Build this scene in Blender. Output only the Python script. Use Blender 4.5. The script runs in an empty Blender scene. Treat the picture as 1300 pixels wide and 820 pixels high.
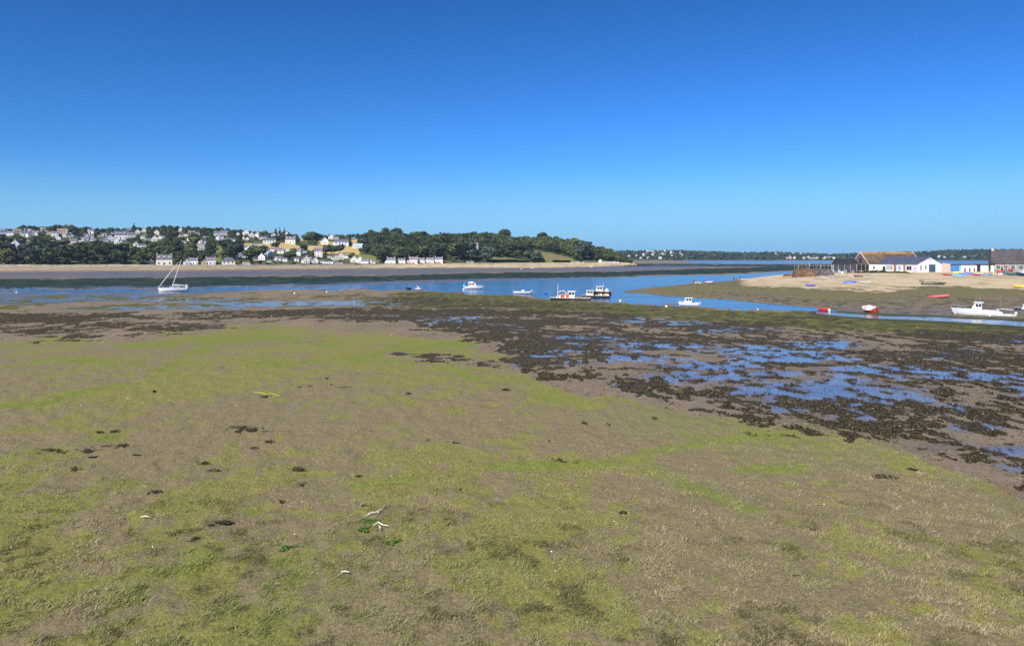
import bpy, bmesh, math, random
import numpy as np
from mathutils import Matrix, Vector

random.seed(7)
rng = np.random.default_rng(7)
R = math.radians
scn = bpy.context.scene
COL = scn.collection
H = 10.0          # eye height above the water
F = 900.0         # focal length in photo pixels (photo 1300 wide)
HY = 327.0        # horizon row in the photo

# ------------------------------------------------------------------ helpers
def gp(px, py, z=0.0):
    t = (H - z) * F / (py - HY)
    return (px - 650.0) / F * t, t

def xd(px, d):
    return (px - 650.0) / F * d, d

def az(px):
    return math.atan2(px - 650.0, F)

def tag(o, label=None, cat=None, group=None, kind=None):
    if label: o['label'] = label
    if cat: o['category'] = cat
    if group: o['group'] = group
    if kind: o['kind'] = kind
    return o

def empty(name, label, cat, loc=(0, 0, 0), rz=0.0, group=None):
    o = bpy.data.objects.new(name, None)
    COL.objects.link(o)
    o.empty_display_size = 0.2
    o.location = loc
    o.rotation_euler = (0, 0, rz)
    return tag(o, label, cat, group)

KIDS = {}
def link(name, me, parent=None):
    o = bpy.data.objects.new(name, me)
    COL.objects.link(o)
    if parent is not None:
        o.parent = parent
        KIDS.setdefault(parent.name, []).append(o)
    return o

def copy_tree(o, parent=None):
    c = o.copy()
    COL.objects.link(c)
    if parent is not None:
        c.parent = parent
        KIDS.setdefault(parent.name, []).append(c)
    for ch in KIDS.get(o.name, []):
        copy_tree(ch, c)
    return c

def place(o, loc, rz=0.0, s=1.0, rx=0.0, ry=0.0):
    o.location = loc
    o.rotation_euler = (rx, ry, rz)
    if not isinstance(s, tuple): s = (s, s, s)
    o.scale = s
    return o

# ------------------------------------------------------------------ node helpers
def new_mat(name):
    m = bpy.data.materials.new(name)
    m.use_nodes = True
    nt = m.node_tree
    nt.nodes.clear()
    out = nt.nodes.new('ShaderNodeOutputMaterial')
    b = nt.nodes.new('ShaderNodeBsdfPrincipled')
    nt.links.new(b.outputs[0], out.inputs[0])
    return m, nt, b

def N(nt, t, **kw):
    n = nt.nodes.new(t)
    for k, v in kw.items():
        if k.startswith('i_'):
            key = k[2:]
            key = int(key) if key.isdigit() else key.replace('_', ' ')
            n.inputs[key].default_value = v
        else:
            setattr(n, k, v)
    return n

def L_(nt, a, b):
    nt.links.new(a, b)

def noise(nt, vec, scale, detail=4.0, rough=0.55, dist=0.0):
    n = N(nt, 'ShaderNodeTexNoise')
    n.inputs['Scale'].default_value = scale
    n.inputs['Detail'].default_value = detail
    n.inputs['Roughness'].default_value = rough
    n.inputs['Distortion'].default_value = dist
    if vec is not None: L_(nt, vec, n.inputs['Vector'])
    return n.outputs[0]

def math_(nt, op, a, b=None, clamp=False):
    n = N(nt, 'ShaderNodeMath', operation=op, use_clamp=clamp)
    for i, v in enumerate((a, b)):
        if v is None: continue
        if isinstance(v, (int, float)): n.inputs[i].default_value = v
        else: L_(nt, v, n.inputs[i])
    return n.outputs[0]

def ramp(nt, v, lo, hi, a=0.0, b=1.0):
    n = N(nt, 'ShaderNodeMapRange')
    n.interpolation_type = 'SMOOTHSTEP'
    n.inputs[1].default_value = lo; n.inputs[2].default_value = hi
    n.inputs[3].default_value = a; n.inputs[4].default_value = b
    L_(nt, v, n.inputs[0])
    return n.outputs[0]

def mixc(nt, f, a, b):
    n = N(nt, 'ShaderNodeMix', data_type='RGBA')
    if isinstance(f, (int, float)): n.inputs[0].default_value = f
    else: L_(nt, f, n.inputs[0])
    for i, v in ((6, a), (7, b)):
        if isinstance(v, tuple): n.inputs[i].default_value = (*v[:3], 1)
        else: L_(nt, v, n.inputs[i])
    return n.outputs[2]

def attr(nt, name):
    a = N(nt, 'ShaderNodeAttribute'); a.attribute_name = name
    return a

_M = {}
def mat(name, col, rough=0.6, var=0.12, scale=2.0, bump=0.0, metal=0.0, spec=0.5, dirt=None):
    """plain procedural material: base colour broken up by noise, optional dirt tint, optional bump"""
    if name in _M: return _M[name]
    m, nt, b = new_mat(name)
    tc = N(nt, 'ShaderNodeTexCoord')
    n1 = noise(nt, tc.outputs['Object'], scale, 5)
    n2 = noise(nt, tc.outputs['Object'], scale * 0.23, 3)
    s = math_(nt, 'ADD', n1, n2)
    f = ramp(nt, s, 0.75, 1.25)
    dark = tuple(c * (1 - var * 1.6) for c in col)
    lite = tuple(min(0.9, c * (1 + var)) for c in col)
    c = mixc(nt, f, dark, lite)
    if dirt:
        fd = ramp(nt, noise(nt, tc.outputs['Object'], scale * 0.7, 6, 0.7), 0.5, 0.75)
        c = mixc(nt, fd, c, dirt)
    L_(nt, c, b.inputs['Base Color'])
    b.inputs['Roughness'].default_value = rough
    b.inputs['Metallic'].default_value = metal
    b.inputs['Specular IOR Level'].default_value = spec
    if bump > 0:
        bn = N(nt, 'ShaderNodeBump'); bn.inputs['Distance'].default_value = bump; bn.inputs['Strength'].default_value = 0.7
        L_(nt, noise(nt, tc.outputs['Object'], scale * 4, 5), bn.inputs['Height'])
        L_(nt, bn.outputs[0], b.inputs['Normal'])
    _M[name] = m
    return m

# ------------------------------------------------------------------ mesh builder
class MB:
    def __init__(s):
        s.v = []; s.f = []; s.mi = []; s.mats = []
    def _m(s, m):
        if m not in s.mats: s.mats.append(m)
        return s.mats.index(m)
    def add(s, vs, fs, m):
        o = len(s.v)
        s.v += [tuple(v) for v in vs]
        k = s._m(m)
        for f in fs:
            s.f.append(tuple(i + o for i in f)); s.mi.append(k)
        return s
    def box(s, x0, x1, y0, y1, z0, z1, m, rz=0.0, c=None, ry=0.0):
        vs = [Vector((x, y, z)) for z in (z0, z1) for y in (y0, y1) for x in (x0, x1)]
        if rz or ry:
            cc = Vector(c) if c else Vector(((x0+x1)/2, (y0+y1)/2, (z0+z1)/2))
            M_ = Matrix.Rotation(rz, 3, 'Z') @ Matrix.Rotation(ry, 3, 'Y')
            vs = [M_ @ (v - cc) + cc for v in vs]
        return s.add(vs, [(0,2,3,1),(4,5,7,6),(0,1,5,4),(1,3,7,5),(3,2,6,7),(2,0,4,6)], m)
    def tube(s, p, q, r0, r1, m, n=8, caps=True):
        p = Vector(p); q = Vector(q); d = (q - p).normalized()
        u = d.orthogonal().normalized(); w = d.cross(u)
        vs = []
        for c, r in ((p, r0), (q, r1)):
            for i in range(n):
                a = 2 * math.pi * i / n
                vs.append(c + (u * math.cos(a) + w * math.sin(a)) * r)
        fs = [(i, (i+1) % n, n + (i+1) % n, n + i) for i in range(n)]
        if caps: fs += [tuple(range(n-1, -1, -1)), tuple(range(n, 2*n))]
        return s.add(vs, fs, m)
    def path(s, pts, rs, m, n=8):
        pts = [Vector(p) for p in pts]
        if isinstance(rs, (int, float)): rs = [rs] * len(pts)
        vs = []; fs = []
        for k, p in enumerate(pts):
            d = (pts[min(k+1, len(pts)-1)] - pts[max(k-1, 0)]).normalized()
            u = Vector((0, 0, 1)).cross(d)
            if u.length < 1e-3: u = Vector((1, 0, 0))
            u.normalize(); w = d.cross(u)
            for i in range(n):
                a = 2 * math.pi * i / n
                vs.append(p + (u * math.cos(a) + w * math.sin(a)) * rs[k])
        for k in range(len(pts) - 1):
            for i in range(n):
                fs.append((k*n+i, k*n+(i+1) % n, (k+1)*n+(i+1) % n, (k+1)*n+i))
        fs += [tuple(range(n-1, -1, -1)), tuple(range((len(pts)-1)*n, len(pts)*n))]
        return s.add(vs, fs, m)
    def ell(s, c, r, m, nu=12, nv=8):
        vs = []; fs = []
        for j in range(nv + 1):
            t = math.pi * j / nv
            for i in range(nu):
                a = 2 * math.pi * i / nu
                vs.append((c[0] + r[0]*math.sin(t)*math.cos(a), c[1] + r[1]*math.sin(t)*math.sin(a), c[2] + r[2]*math.cos(t)))
        for j in range(nv):
            for i in range(nu):
                fs.append((j*nu+i, (j+1)*nu+i, (j+1)*nu+(i+1) % nu, j*nu+(i+1) % nu))
        return s.add(vs, fs, m)
    def prism(s, poly, y0, y1, m):
        """poly in xz, extruded along y"""
        n = len(poly)
        vs = [(x, y0, z) for x, z in poly] + [(x, y1, z) for x, z in poly]
        fs = [tuple(range(n)), tuple(range(2*n-1, n-1, -1))]
        fs += [(i, n+i, n+(i+1) % n, (i+1) % n) for i in range(n)]
        return s.add(vs, fs, m)
    def me(s, name, smooth=False):
        me = bpy.data.meshes.new(name)
        me.from_pydata(s.v, [], s.f)
        for m in s.mats: me.materials.append(m)
        me.polygons.foreach_set('material_index', s.mi)
        if smooth: me.polygons.foreach_set('use_smooth', [True] * len(s.f))
        bm = bmesh.new(); bm.from_mesh(me)
        bmesh.ops.recalc_face_normals(bm, faces=bm.faces)
        bm.to_mesh(me); bm.free()
        return me
    def build(s, name, parent=None, smooth=False):
        return link(name, s.me(name, smooth), parent)

def np_mesh(name, verts, faces_flat, nper, attrs=None, mats=(), smooth=True):
    """fast mesh from numpy: faces all with nper corners"""
    me = bpy.data.meshes.new(name)
    nv = len(verts); nf = len(faces_flat) // nper
    me.vertices.add(nv)
    me.vertices.foreach_set('co', np.ascontiguousarray(verts, dtype=np.float32).ravel())
    me.loops.add(nf * nper)
    me.loops.foreach_set('vertex_index', np.ascontiguousarray(faces_flat, dtype=np.int32))
    me.polygons.add(nf)
    me.polygons.foreach_set('loop_start', np.arange(0, nf * nper, nper, dtype=np.int32))
    me.polygons.foreach_set('use_smooth', np.full(nf, smooth, dtype=bool))
    me.update(calc_edges=True)
    for k, a in (attrs or {}).items():
        if a.ndim == 1:
            at = me.attributes.new(k, 'FLOAT', 'POINT')
            at.data.foreach_set('value', a.astype(np.float32))
        else:
            at = me.attributes.new(k, 'FLOAT_VECTOR', 'POINT')
            at.data.foreach_set('vector', a.astype(np.float32).ravel())
    for m in mats: me.materials.append(m)
    return me

# ------------------------------------------------------------------ numpy noise
_P = rng.random((256, 256)).astype(np.float32)
def vnoise(x, y):
    xi = np.floor(x).astype(int); yi = np.floor(y).astype(int)
    fx = x - xi; fy = y - yi
    fx = fx*fx*(3-2*fx); fy = fy*fy*(3-2*fy)
    a = _P[xi & 255, yi & 255]; b = _P[(xi+1) & 255, yi & 255]
    c = _P[xi & 255, (yi+1) & 255]; d = _P[(xi+1) & 255, (yi+1) & 255]
    return (a*(1-fx)+b*fx)*(1-fy) + (c*(1-fx)+d*fx)*fy
def fbm(x, y, o=4):
    s = 0; a = 0.5; t = 0
    for k in range(o):
        s = s + a * vnoise(x * 2**k + 17.3*k, y * 2**k + 9.1*k); t += a; a *= 0.55
    return s / t
def sstep(x, lo, hi):
    t = np.clip((x - lo) / (hi - lo), 0, 1)
    return t*t*(3-2*t)

def inpoly(x, y, poly):
    r = np.zeros(np.shape(x), bool)
    n = len(poly)
    for i in range(n):
        x0, y0 = poly[i]; x1, y1 = poly[(i+1) % n]
        if y0 == y1: continue
        c = ((y0 > y) != (y1 > y)) & (x < (x1-x0)*(y-y0)/(y1-y0)+x0)
        r ^= c
    return r

# ------------------------------------------------------------------ zones of the flat (px,v) = where a ground point at z=0 projects
def PL(*p):
    xs = np.array(p[0::2], float); ys = np.array(p[1::2], float)
    return lambda x: np.interp(x, xs, ys)
shore = PL(-300,346, 0,345, 100,344.5, 200,344, 300,343, 400,342, 500,341, 600,340, 700,340, 790,338, 840,336)
g1 = PL(0,354, 100,354, 200,353, 300,352, 400,351, 500,350, 600,347, 700,346, 800,344.5, 900,341, 1000,338.5, 1300,338)
g2 = PL(0,366, 100,365.5, 200,364.5, 300,362.5, 400,360.5, 500,357.5, 600,355, 700,353.5, 800,350.5, 900,348, 1000,344, 1300,344)
c1 = PL(0,367, 100,367, 200,367, 300,365, 400,363, 500,359.5, 600,357, 700,355, 800,351.5, 900,349.5, 1000,345, 1300,344)
c2 = PL(0,370, 200,371, 300,370, 400,368.5, 500,368, 540,369, 600,373, 700,379, 750,383, 800,386, 850,388, 900,390.5, 1000,395, 1045,396.2, 1060,399, 1200,403.5, 1300,408.5)
s1 = PL(0,399, 100,398, 200,396, 300,394, 400,392.5, 600,392, 700,396, 800,400, 900,408, 1000,414, 1100,420, 1200,424, 1300,428, 1800,445)
t1 = PL(0,434, 100,434, 200,431, 250,428, 300,415, 350,412, 400,412, 450,418, 500,422, 560,430, 600,438, 640,455, 660,478, 700,492, 750,500,
        800,512, 850,522, 900,532, 1000,552, 1100,566, 1150,580, 1200,600, 1250,616, 1300,640, 1400,690, 1800,900)
Dl = PL(790,206, 850,184, 930,167, 1005,148, 1060,136, 1120,126, 1200,118.5, 1300,111, 1800,100)
Du = PL(790,207, 850,248, 930,302, 1005,385, 1060,450, 1200,520, 1800,520)
zm = PL(792,0, 850,0.55, 930,1.15, 1005,2.4, 1060,3.4, 1120,3.6, 1800,3.6)
Ds = lambda px: 9000.0 / (shore(px) - HY)
zb = PL(0,3.0, 440,3.0, 580,4.0, 900,4.0)
Db = PL(-300,600, 0,600, 200,603, 300,612, 450,672, 600,765, 780,850, 900,900)
Dc = PL(-300,900, 0,980, 200,960, 300,980, 450,1050, 600,1130, 700,1080, 760,1010, 793,930, 900,900)
sil = PL(-300,290, 0,289, 30,286, 75,284, 120,287, 160,288, 200,286, 240,285, 260,287, 300,289, 330,292, 380,295, 430,296, 470,294, 500,292,
         540,296, 580,294, 640,294, 660,297, 700,297, 730,301, 750,307, 765,313, 778,319, 790,325, 800,330, 900,332)
def spit_z(px, d):
    dl, du, z = Dl(px), Du(px), zm(px)
    s = np.clip((d - dl) / np.maximum(308 - dl, 20), 0, 1)
    s = np.where(s < 0.3, s*0.85, 0.255 + (s-0.3)*1.064)
    e = sstep(du - d, 0, 0.25 * (du - dl) + 1)
    return np.where((px > 792) & (d > dl) & (d < du), z * s * e, 0.0)
def beach_z(px, d):
    a = sstep(px, 845, 785)
    a = np.clip(a, 0, 1)
    t = np.clip((d - Ds(px)) / np.maximum(Db(px) - Ds(px), 15), 0, 1)
    return zb(px) * t * a * np.where(px > 770, sstep(d - Db(px), 90, 30), 1)
def seg(px, v, pts, w):
    """soft distance mask to a polyline in (px,v); v stretched because the flat is seen at a slant"""
    best = np.full(px.shape, 1e9)
    for (ax, ay, wa), (bx, by, wb) in zip(pts[:-1], pts[1:]):
        dx, dy = bx-ax, (by-ay)*3
        t = np.clip(((px-ax)*dx + (v-ay)*3*dy) / (dx*dx+dy*dy), 0, 1)
        q = np.hypot(px-ax-t*dx, (v-ay)*3-t*dy) / ((wa+(wb-wa)*t)*w)
        best = np.minimum(best, q)
    return np.clip(1.5 - best, 0, 1)
def blob(px, v, L):
    m = np.zeros(px.shape)
    for cx, cy, rx, ry, s in L:
        m = np.maximum(m, s * np.exp(-(((px-cx)/rx)**2 + ((v-cy)/ry)**2)))
    return m
POOLS = [(1040,500,150,20,.95),(880,482,80,8,.7),(600,410,70,4,.75),(640,417,40,6,.7),(690,452,34,6,.9),(740,432,70,7,.9),(760,444,110,7,.75),(830,440,120,7,.75),(810,456,60,5,.95),(720,462,60,5,.6),
         (900,468,90,7,.9),(960,478,70,7,.9),(870,475,50,5,.8),(650,462,30,5,.8),(930,420,60,5,.8),(1010,455,85,12,.95),(1050,440,45,8,.95),(960,445,90,9,.8),
         (1210,452,48,9,.95),(1290,432,60,6,.85),(1240,480,80,7,.95),(1130,472,110,9,.9),(1000,498,120,12,.9),(1090,512,130,14,.8),(700,447,60,5,.8),(1060,495,110,20,.85),(1140,510,70,16,.75),(1010,520,60,10,.7),
         (1090,528,50,12,.7),(1210,522,30,8,.8),(1240,545,40,8,.85),(1285,575,40,8,.75),(1300,480,50,6,.9),(800,408,60,4,.6),(870,412,80,4,.8),(1200,420,90,4,.75),
         (960,500,60,8,.55),(1350,500,80,20,.9),(1400,450,100,12,.9),(1190,570,60,8,.5), (820,490,60,6,.5), (1300,600,50,8,.5),(560,404,80,4,.6)]
BRIGHT = [[(0,520,8),(60,512,8),(120,500,7),(160,490,12),(200,475,14),(225,462,10),(262,450,12)],
          [(0,462,16),(60,458,10),(120,462,14),(200,468,10)],[(140,440,10),(240,438,14),(330,428,18),(420,436,12)],
          [(640,598,14),(780,592,14),(830,576,12),(900,565,12),(1000,552,14)],[(800,588,10),(880,625,14),(960,655,10)],
          [(330,655,14),(400,640,16),(440,625,10),(520,612,10)],[(0,585,16),(60,578,8),(140,560,14)],[(320,462,12),(420,462,14),(520,455,14),(660,500,12),(760,520,12)],
          [(0,650,20),(80,640,24),(160,620,18)],[(940,600,12),(1010,598,16)],[(480,450,14),(560,436,18),(620,446,16)]]

def masks(px, v, d, x, y):
    """returns dict of soft masks in 0..1 on the flat"""
    n1 = fbm(x/9+3, y/14+5, 5) - 0.5
    n2 = fbm(x/2.3+40, y/3.1+11, 4) - 0.5
    n3 = fbm(x/40+7, y/55+2, 4) - 0.5
    far = np.clip((v - HY) / 60, 0.12, 1.6)
    j = v + far * (n1*10 + n2*5) * 0.9
    jj = v + far * n3 * 7
    M = {}
    chan = (j > c1(px)) & (j < c2(px))
    farw = (px > 868 + n3*60) & (v > 330.75) & (v < 335.4 + n3*1.2 - np.clip((905-px)/30, 0, 1)*2)
    spit = (px > 792) & (d > Dl(px)*(1+n1*0.02)) & (d < Du(px)*(1+n1*0.03))
    M['water'] = (((chan & (px < 1062)) | ((px >= 1062) & (v > 344) & (v < 360)) | farw) & ~spit).astype(float)
    # sand : beaches and spit top
    bs = sstep(d - Ds(px), -2, 6) * sstep(px, 850, 800) * sstep(d - Db(px), 40, 20) * (0.50 + 0.50*sstep(px, 440, 600))
    sp_s = np.where(spit, sstep((d - Dl(px)) / (308 - Dl(px)) + n1*0.34 + n2*0.16, 0.28, 0.56) * sstep(px, 900, 985), 0)
    strip = (v < 331.6) & (v > 330.2) & (px > 880) & (px < 1045)
    M['sand'] = np.clip(np.maximum(np.maximum(bs, sp_s), strip*1.0), 0, 1)
    # dark green bands
    dg = sstep(j - g1(px), -0.8, 0.8) * sstep(g2(px) - j, -1.2, 0.8)
    fm = ((px > 790) & (v > 335) & (v < 338.6) & (d < 1200)) * 0.7
    M['dgreen'] = np.maximum(dg, fm) * (1 - M['sand'])
    # olive green algae
    ol = sstep(j - c2(px), 0, 3) * sstep(s1(px)+2 - j, -1, 3) * sstep(px + n3*200, 420, 560)
    ol = np.maximum(ol, sstep(n2 + n1*0.8, 0.0, 0.14) * sstep(j - c2(px), 3, 7) * sstep(s1(px) - j, 0, 3) * 0.9)
    sg = np.where(spit, sstep(np.abs((d - Dl(px)) / (308 - Dl(px)) - 0.30 + n1*0.35 + n2*0.15), 0.19, 0.02) , 0)
    sg2 = np.where(spit & (px < 960), sstep(n1 + n2*0.7, -0.15, 0.1), 0)*sstep(px, 1000, 930)
    stream_bank = seg(px, v, [(1040,398,10),(1120,404,12),(1200,407,13),(1300,413,15),(1500,424,18)], 1.15)
    stream = seg(px, v, [(1040,398,4),(1075,401,6),(1120,404,6),(1200,407,7),(1300,413,8),(1500,424,10)], 1.0)
    M['olive'] = (1 - sstep(stream, 0.2, 0.7)) * np.clip(np.maximum(np.maximum(ol, sg), sg2), 0, 1)
    M['bank'] = stream_bank * (1 - sstep(stream, 0.2, 0.7))
    # weed zone (brown-black)
    wz = sstep(j - s1(px), -2, 4) * sstep(t1(px) - j, -6, 6)
    left = sstep(px, 560, 300)
    dens = 0.60 + 0.12*left - 0.1*sstep(px, 600, 900)*sstep(v, 500, 430)
    lowband = sstep(v, t1(px)-60, t1(px)-18) * sstep(px, 640, 760) * 0.12
    M['weed'] = wz * np.clip(dens + lowband, 0, 1)
    patch = blob(px, v, [(560,458,70,9,.7),(620,464,50,7,.75),(505,452,20,5,.8),(380,437,40,4,.5),(70,578,40,3,.5),(130,570,30,3,.6),(315,550,30,5,.6),(235,688,18,5,.7),(30,680,30,10,.4)])
    M['weed'] = np.maximum(M['weed'], patch*0.78)
    # film of water
    wl = sstep(v - c2(px), -1, 1) * sstep(PL(0,389, 100,385, 180,380, 240,376, 300,373, 420,371, 1300,371)(px) + n1*5 - v, -1, 2) * sstep(px, 330, 230)
    ps = sstep(v, 379, 381) * sstep(392, 393, 391)
    pools_l = blob(px, v, [(340,387,110,4,1),(440,386,80,3.4,1),(230,382,90,3,.9),(160,392,80,3,.8),(250,391,80,3,.9),(620,385,90,2,.9),(740,391,90,2,.7),(880,399,60,1.5,.8),(1000,402,60,1.5,.7),(560,378,80,1.5,.6)])
    stream = seg(px, v, [(1040,398,4),(1075,401,6),(1120,404,6),(1200,407,7),(1300,413,8),(1500,424,10)], 1.0)
    gm = sstep(j - shore(px), 0, 2) * sstep(g1(px) - j, 0, 1.5) * 0.45 + sstep(j - g2(px), 0, 1)*sstep(c1(px) - j, 0, 1)*0.62
    gm *= (px < 900)
    gl = ((px > 760) & (v > 338) & (v < 344)) * sstep(g1(px) - v, 0, 1) * 0.4
    P = blob(px, v, POOLS) * wz
    M['film'] = np.clip(np.maximum.reduce([pools_l, stream*1.0, P]), 0, 1) * (1 - M['sand'])
    dm = sstep(j - g2(px), -3, 1)*sstep(c1(px) - j, -1, 1) * sstep(px, 900, 700) * 0.8
    M['sheen'] = np.clip(np.maximum.reduce([wl*(0.95 + n1*0.9), gm*(1.45 + n3*1.2), gl*1.1, dm, P*0.42 + 0.0, ((px > 1030) & (v > 384) & (v < 402)) * sstep(j, 390, 395) * 0.45]), 0, 1) * (1 - M['sand'])
    # wrack pattern
    wp = fbm(x/9.5 + 5, y/5.5 + 1, 6)*0.38 + fbm(x/1.3 + 2, y/1.9, 5)*0.38 + fbm(x/0.5 + 2, y/0.9, 3)*0.24 - 0.5
    cov = 0.60 - 0.0*px
    cov = np.where(px > 600, 0.47, 0.62)
    cov = PL(0,.55, 250,.54, 350,.63, 600,.61, 680,.56, 800,.51, 1300,.50)(px)
    cov = cov + sstep(v, t1(px)-70, t1(px)-25) * sstep(px, 630, 720) * 0.02 + sstep(s1(px)+14, s1(px), 0)*0
    cov = cov + sstep(v, s1(px)+12, s1(px)+2) * 0.10 - P*0.04 - P*0.10*sstep(v, 445, 470)
    cov = cov - sstep(s1(px)+1 - j, 0, 3)*0.22
    edge = sstep(j - c2(px) - 3 - 0*px, 0, 4) * sstep(px, 380, 520) * sstep(s1(px)+2 - j, 0, 2)
    edge = np.maximum(edge, sstep(j - s1(px), -3, 3))
    edge = edge * sstep(t1(px) + n1*22*far + n2*8*far - v, -10, 16) * (1 - M['water']) * (1 - spit)
    cov = np.maximum(cov*edge, patch*0.72)
    M['wcov'] = np.clip(sstep(wp + (cov - 0.5)*0.62, -0.018, 0.018), 0, 1) * (cov > 0.08)
    M['film'] *= 1 - 0.0*M['olive']
    # turf
    isl = fbm(x/1.1 + 77, y/1.3 + 5, 4)
    M['wcov'] = np.maximum(M['wcov'], sstep(isl, 0.61, 0.645) * (P > 0.25) * (1 - M['water']))
    M['turf'] = sstep(j + n2*12*far + n1*14*far - t1(px), -5, 7) * (1 - patch)
    b = np.zeros(px.shape)
    for k, L in enumerate(BRIGHT):
        b = np.maximum(b, seg(px + n2*14, v + n2*5, L, 1.25))
    b = b * sstep(fbm(x/4+8, d/5, 4), 0.36, 0.50)
    b = np.maximum(b, 0.35*sstep(t1(px)+60 - j, 0, 45)*sstep(n1+n3, -0.05, 0.15)*(j > t1(px)))
    b = np.maximum(b, 0.5*sstep(v, 580, 660)*sstep(px, 700, 250)*sstep(fbm(x/2.2+70, y/2.6, 4), 0.5, 0.62))
    M['bright'] = b
    M['spit'] = spit.astype(float) * (1 - sp_s)
    wx = x + (fbm(x/6+1, y/6+9, 3)-.5)*7; wy = y + (fbm(x/5+31, y/7+3, 3)-.5)*9
    g = fbm(wx/7.0, wy/8.5+4, 5)*0.46 + fbm(wx/1.6+9, wy/2.0, 4)*0.32 + fbm(x/0.45, y/0.6, 3)*0.22
    bias = PL(425,.01, 460,-.015, 520,-.03, 600,-.015, 680,.015, 760,.035)(v) + (fbm(x/30+5, y/30+5, 3)-.5)*0.16 + 0.06*sstep(v, 570, 640)*sstep(px, 620, 300)
    M['gpat'] = sstep(g + bias + 0.09*b, 0.455, 0.555)
    return M

# ------------------------------------------------------------------ world, sun, camera
SUN_EL, SUN_AZ = R(43), R(207)      # azimuth measured clockwise from +Y
w = bpy.data.worlds.new("World"); scn.world = w; w.use_nodes = True
nt = w.node_tree
bg = nt.nodes['Background']
sky = nt.nodes.new('ShaderNodeTexSky'); sky.sky_type = 'NISHITA'; sky.sun_disc = False
sky.sun_elevation = SUN_EL; sky.sun_rotation = SUN_AZ
sky.altitude = 0; sky.air_density = 1.0; sky.dust_density = 0.4; sky.ozone_density = 2.0
SKY_S = 0.0715
# deepen the blue the way the photograph's clear polarised sky has it: per-channel gain and gamma on the sky texture
SKY_G = ((1.0, 1.0), (1.0, 1.0), (1.0, 1.0))
SKYFIT = True
if SKYFIT:
    SKY_G = ((0.105, 1.75), (0.38, 1.4), (0.46, 1.6))
sep = nt.nodes.new('ShaderNodeSeparateColor'); cmb = nt.nodes.new('ShaderNodeCombineColor')
nt.links.new(sky.outputs[0], sep.inputs[0])
for i, (g, p) in enumerate(SKY_G):
    a = math_(nt, 'POWER', sep.outputs[i], p)
    b_ = math_(nt, 'MULTIPLY', a, g)
    nt.links.new(b_, cmb.inputs[i])
# pale band of low air along the horizon
tcw = nt.nodes.new('ShaderNodeTexCoord'); sx = nt.nodes.new('ShaderNodeSeparateXYZ')
nt.links.new(tcw.outputs['Generated'], sx.inputs[0])
hz = ramp(nt, sx.outputs[2], 0.0, 0.13, 0.92, 0.0)
nt.links.new(mixc(nt, hz, cmb.outputs[0], (2.75, 6.05, 9.3)), bg.inputs[0])
bg.inputs[1].default_value = SKY_S

sl = bpy.data.lights.new('sun', 'SUN'); sl.energy = 5.0; sl.angle = R(0.53); sl.color = (1.0, 0.955, 0.88)
so = bpy.data.objects.new('sun', sl); COL.objects.link(so)
sd = Vector((math.sin(SUN_AZ)*math.cos(SUN_EL), math.cos(SUN_AZ)*math.cos(SUN_EL), math.sin(SUN_EL)))
so.rotation_euler = (-sd).to_track_quat('-Z', 'Y').to_euler()
so.location = (0, -20, 60)

cd = bpy.data.cameras.new('camera'); cam = bpy.data.objects.new('camera', cd); COL.objects.link(cam)
cam.location = (0, 0, H); cam.rotation_euler = (R(90), 0, 0)
cd.sensor_width = 36; cd.lens = 36 * F / 1300; cd.shift_y = -(410 - HY) / 1300
cd.clip_start = 0.5; cd.clip_end = 60000
scn.camera = cam
scn.view_settings.view_transform = 'Standard'; scn.view_settings.look = 'None'
scn.view_settings.exposure = 0.48; scn.view_settings.gamma = 1.0
scn.render.resolution_x = 1024; scn.render.resolution_y = 645
scn.render.engine = 'CYCLES'
scn.cycles.max_bounces = 4
scn.cycles.use_denoising = False
scn.cycles.denoiser = 'OPENIMAGEDENOISE'
scn.cycles.denoising_prefilter = 'ACCURATE'
scn.cycles.sample_clamp_indirect = 6

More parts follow.
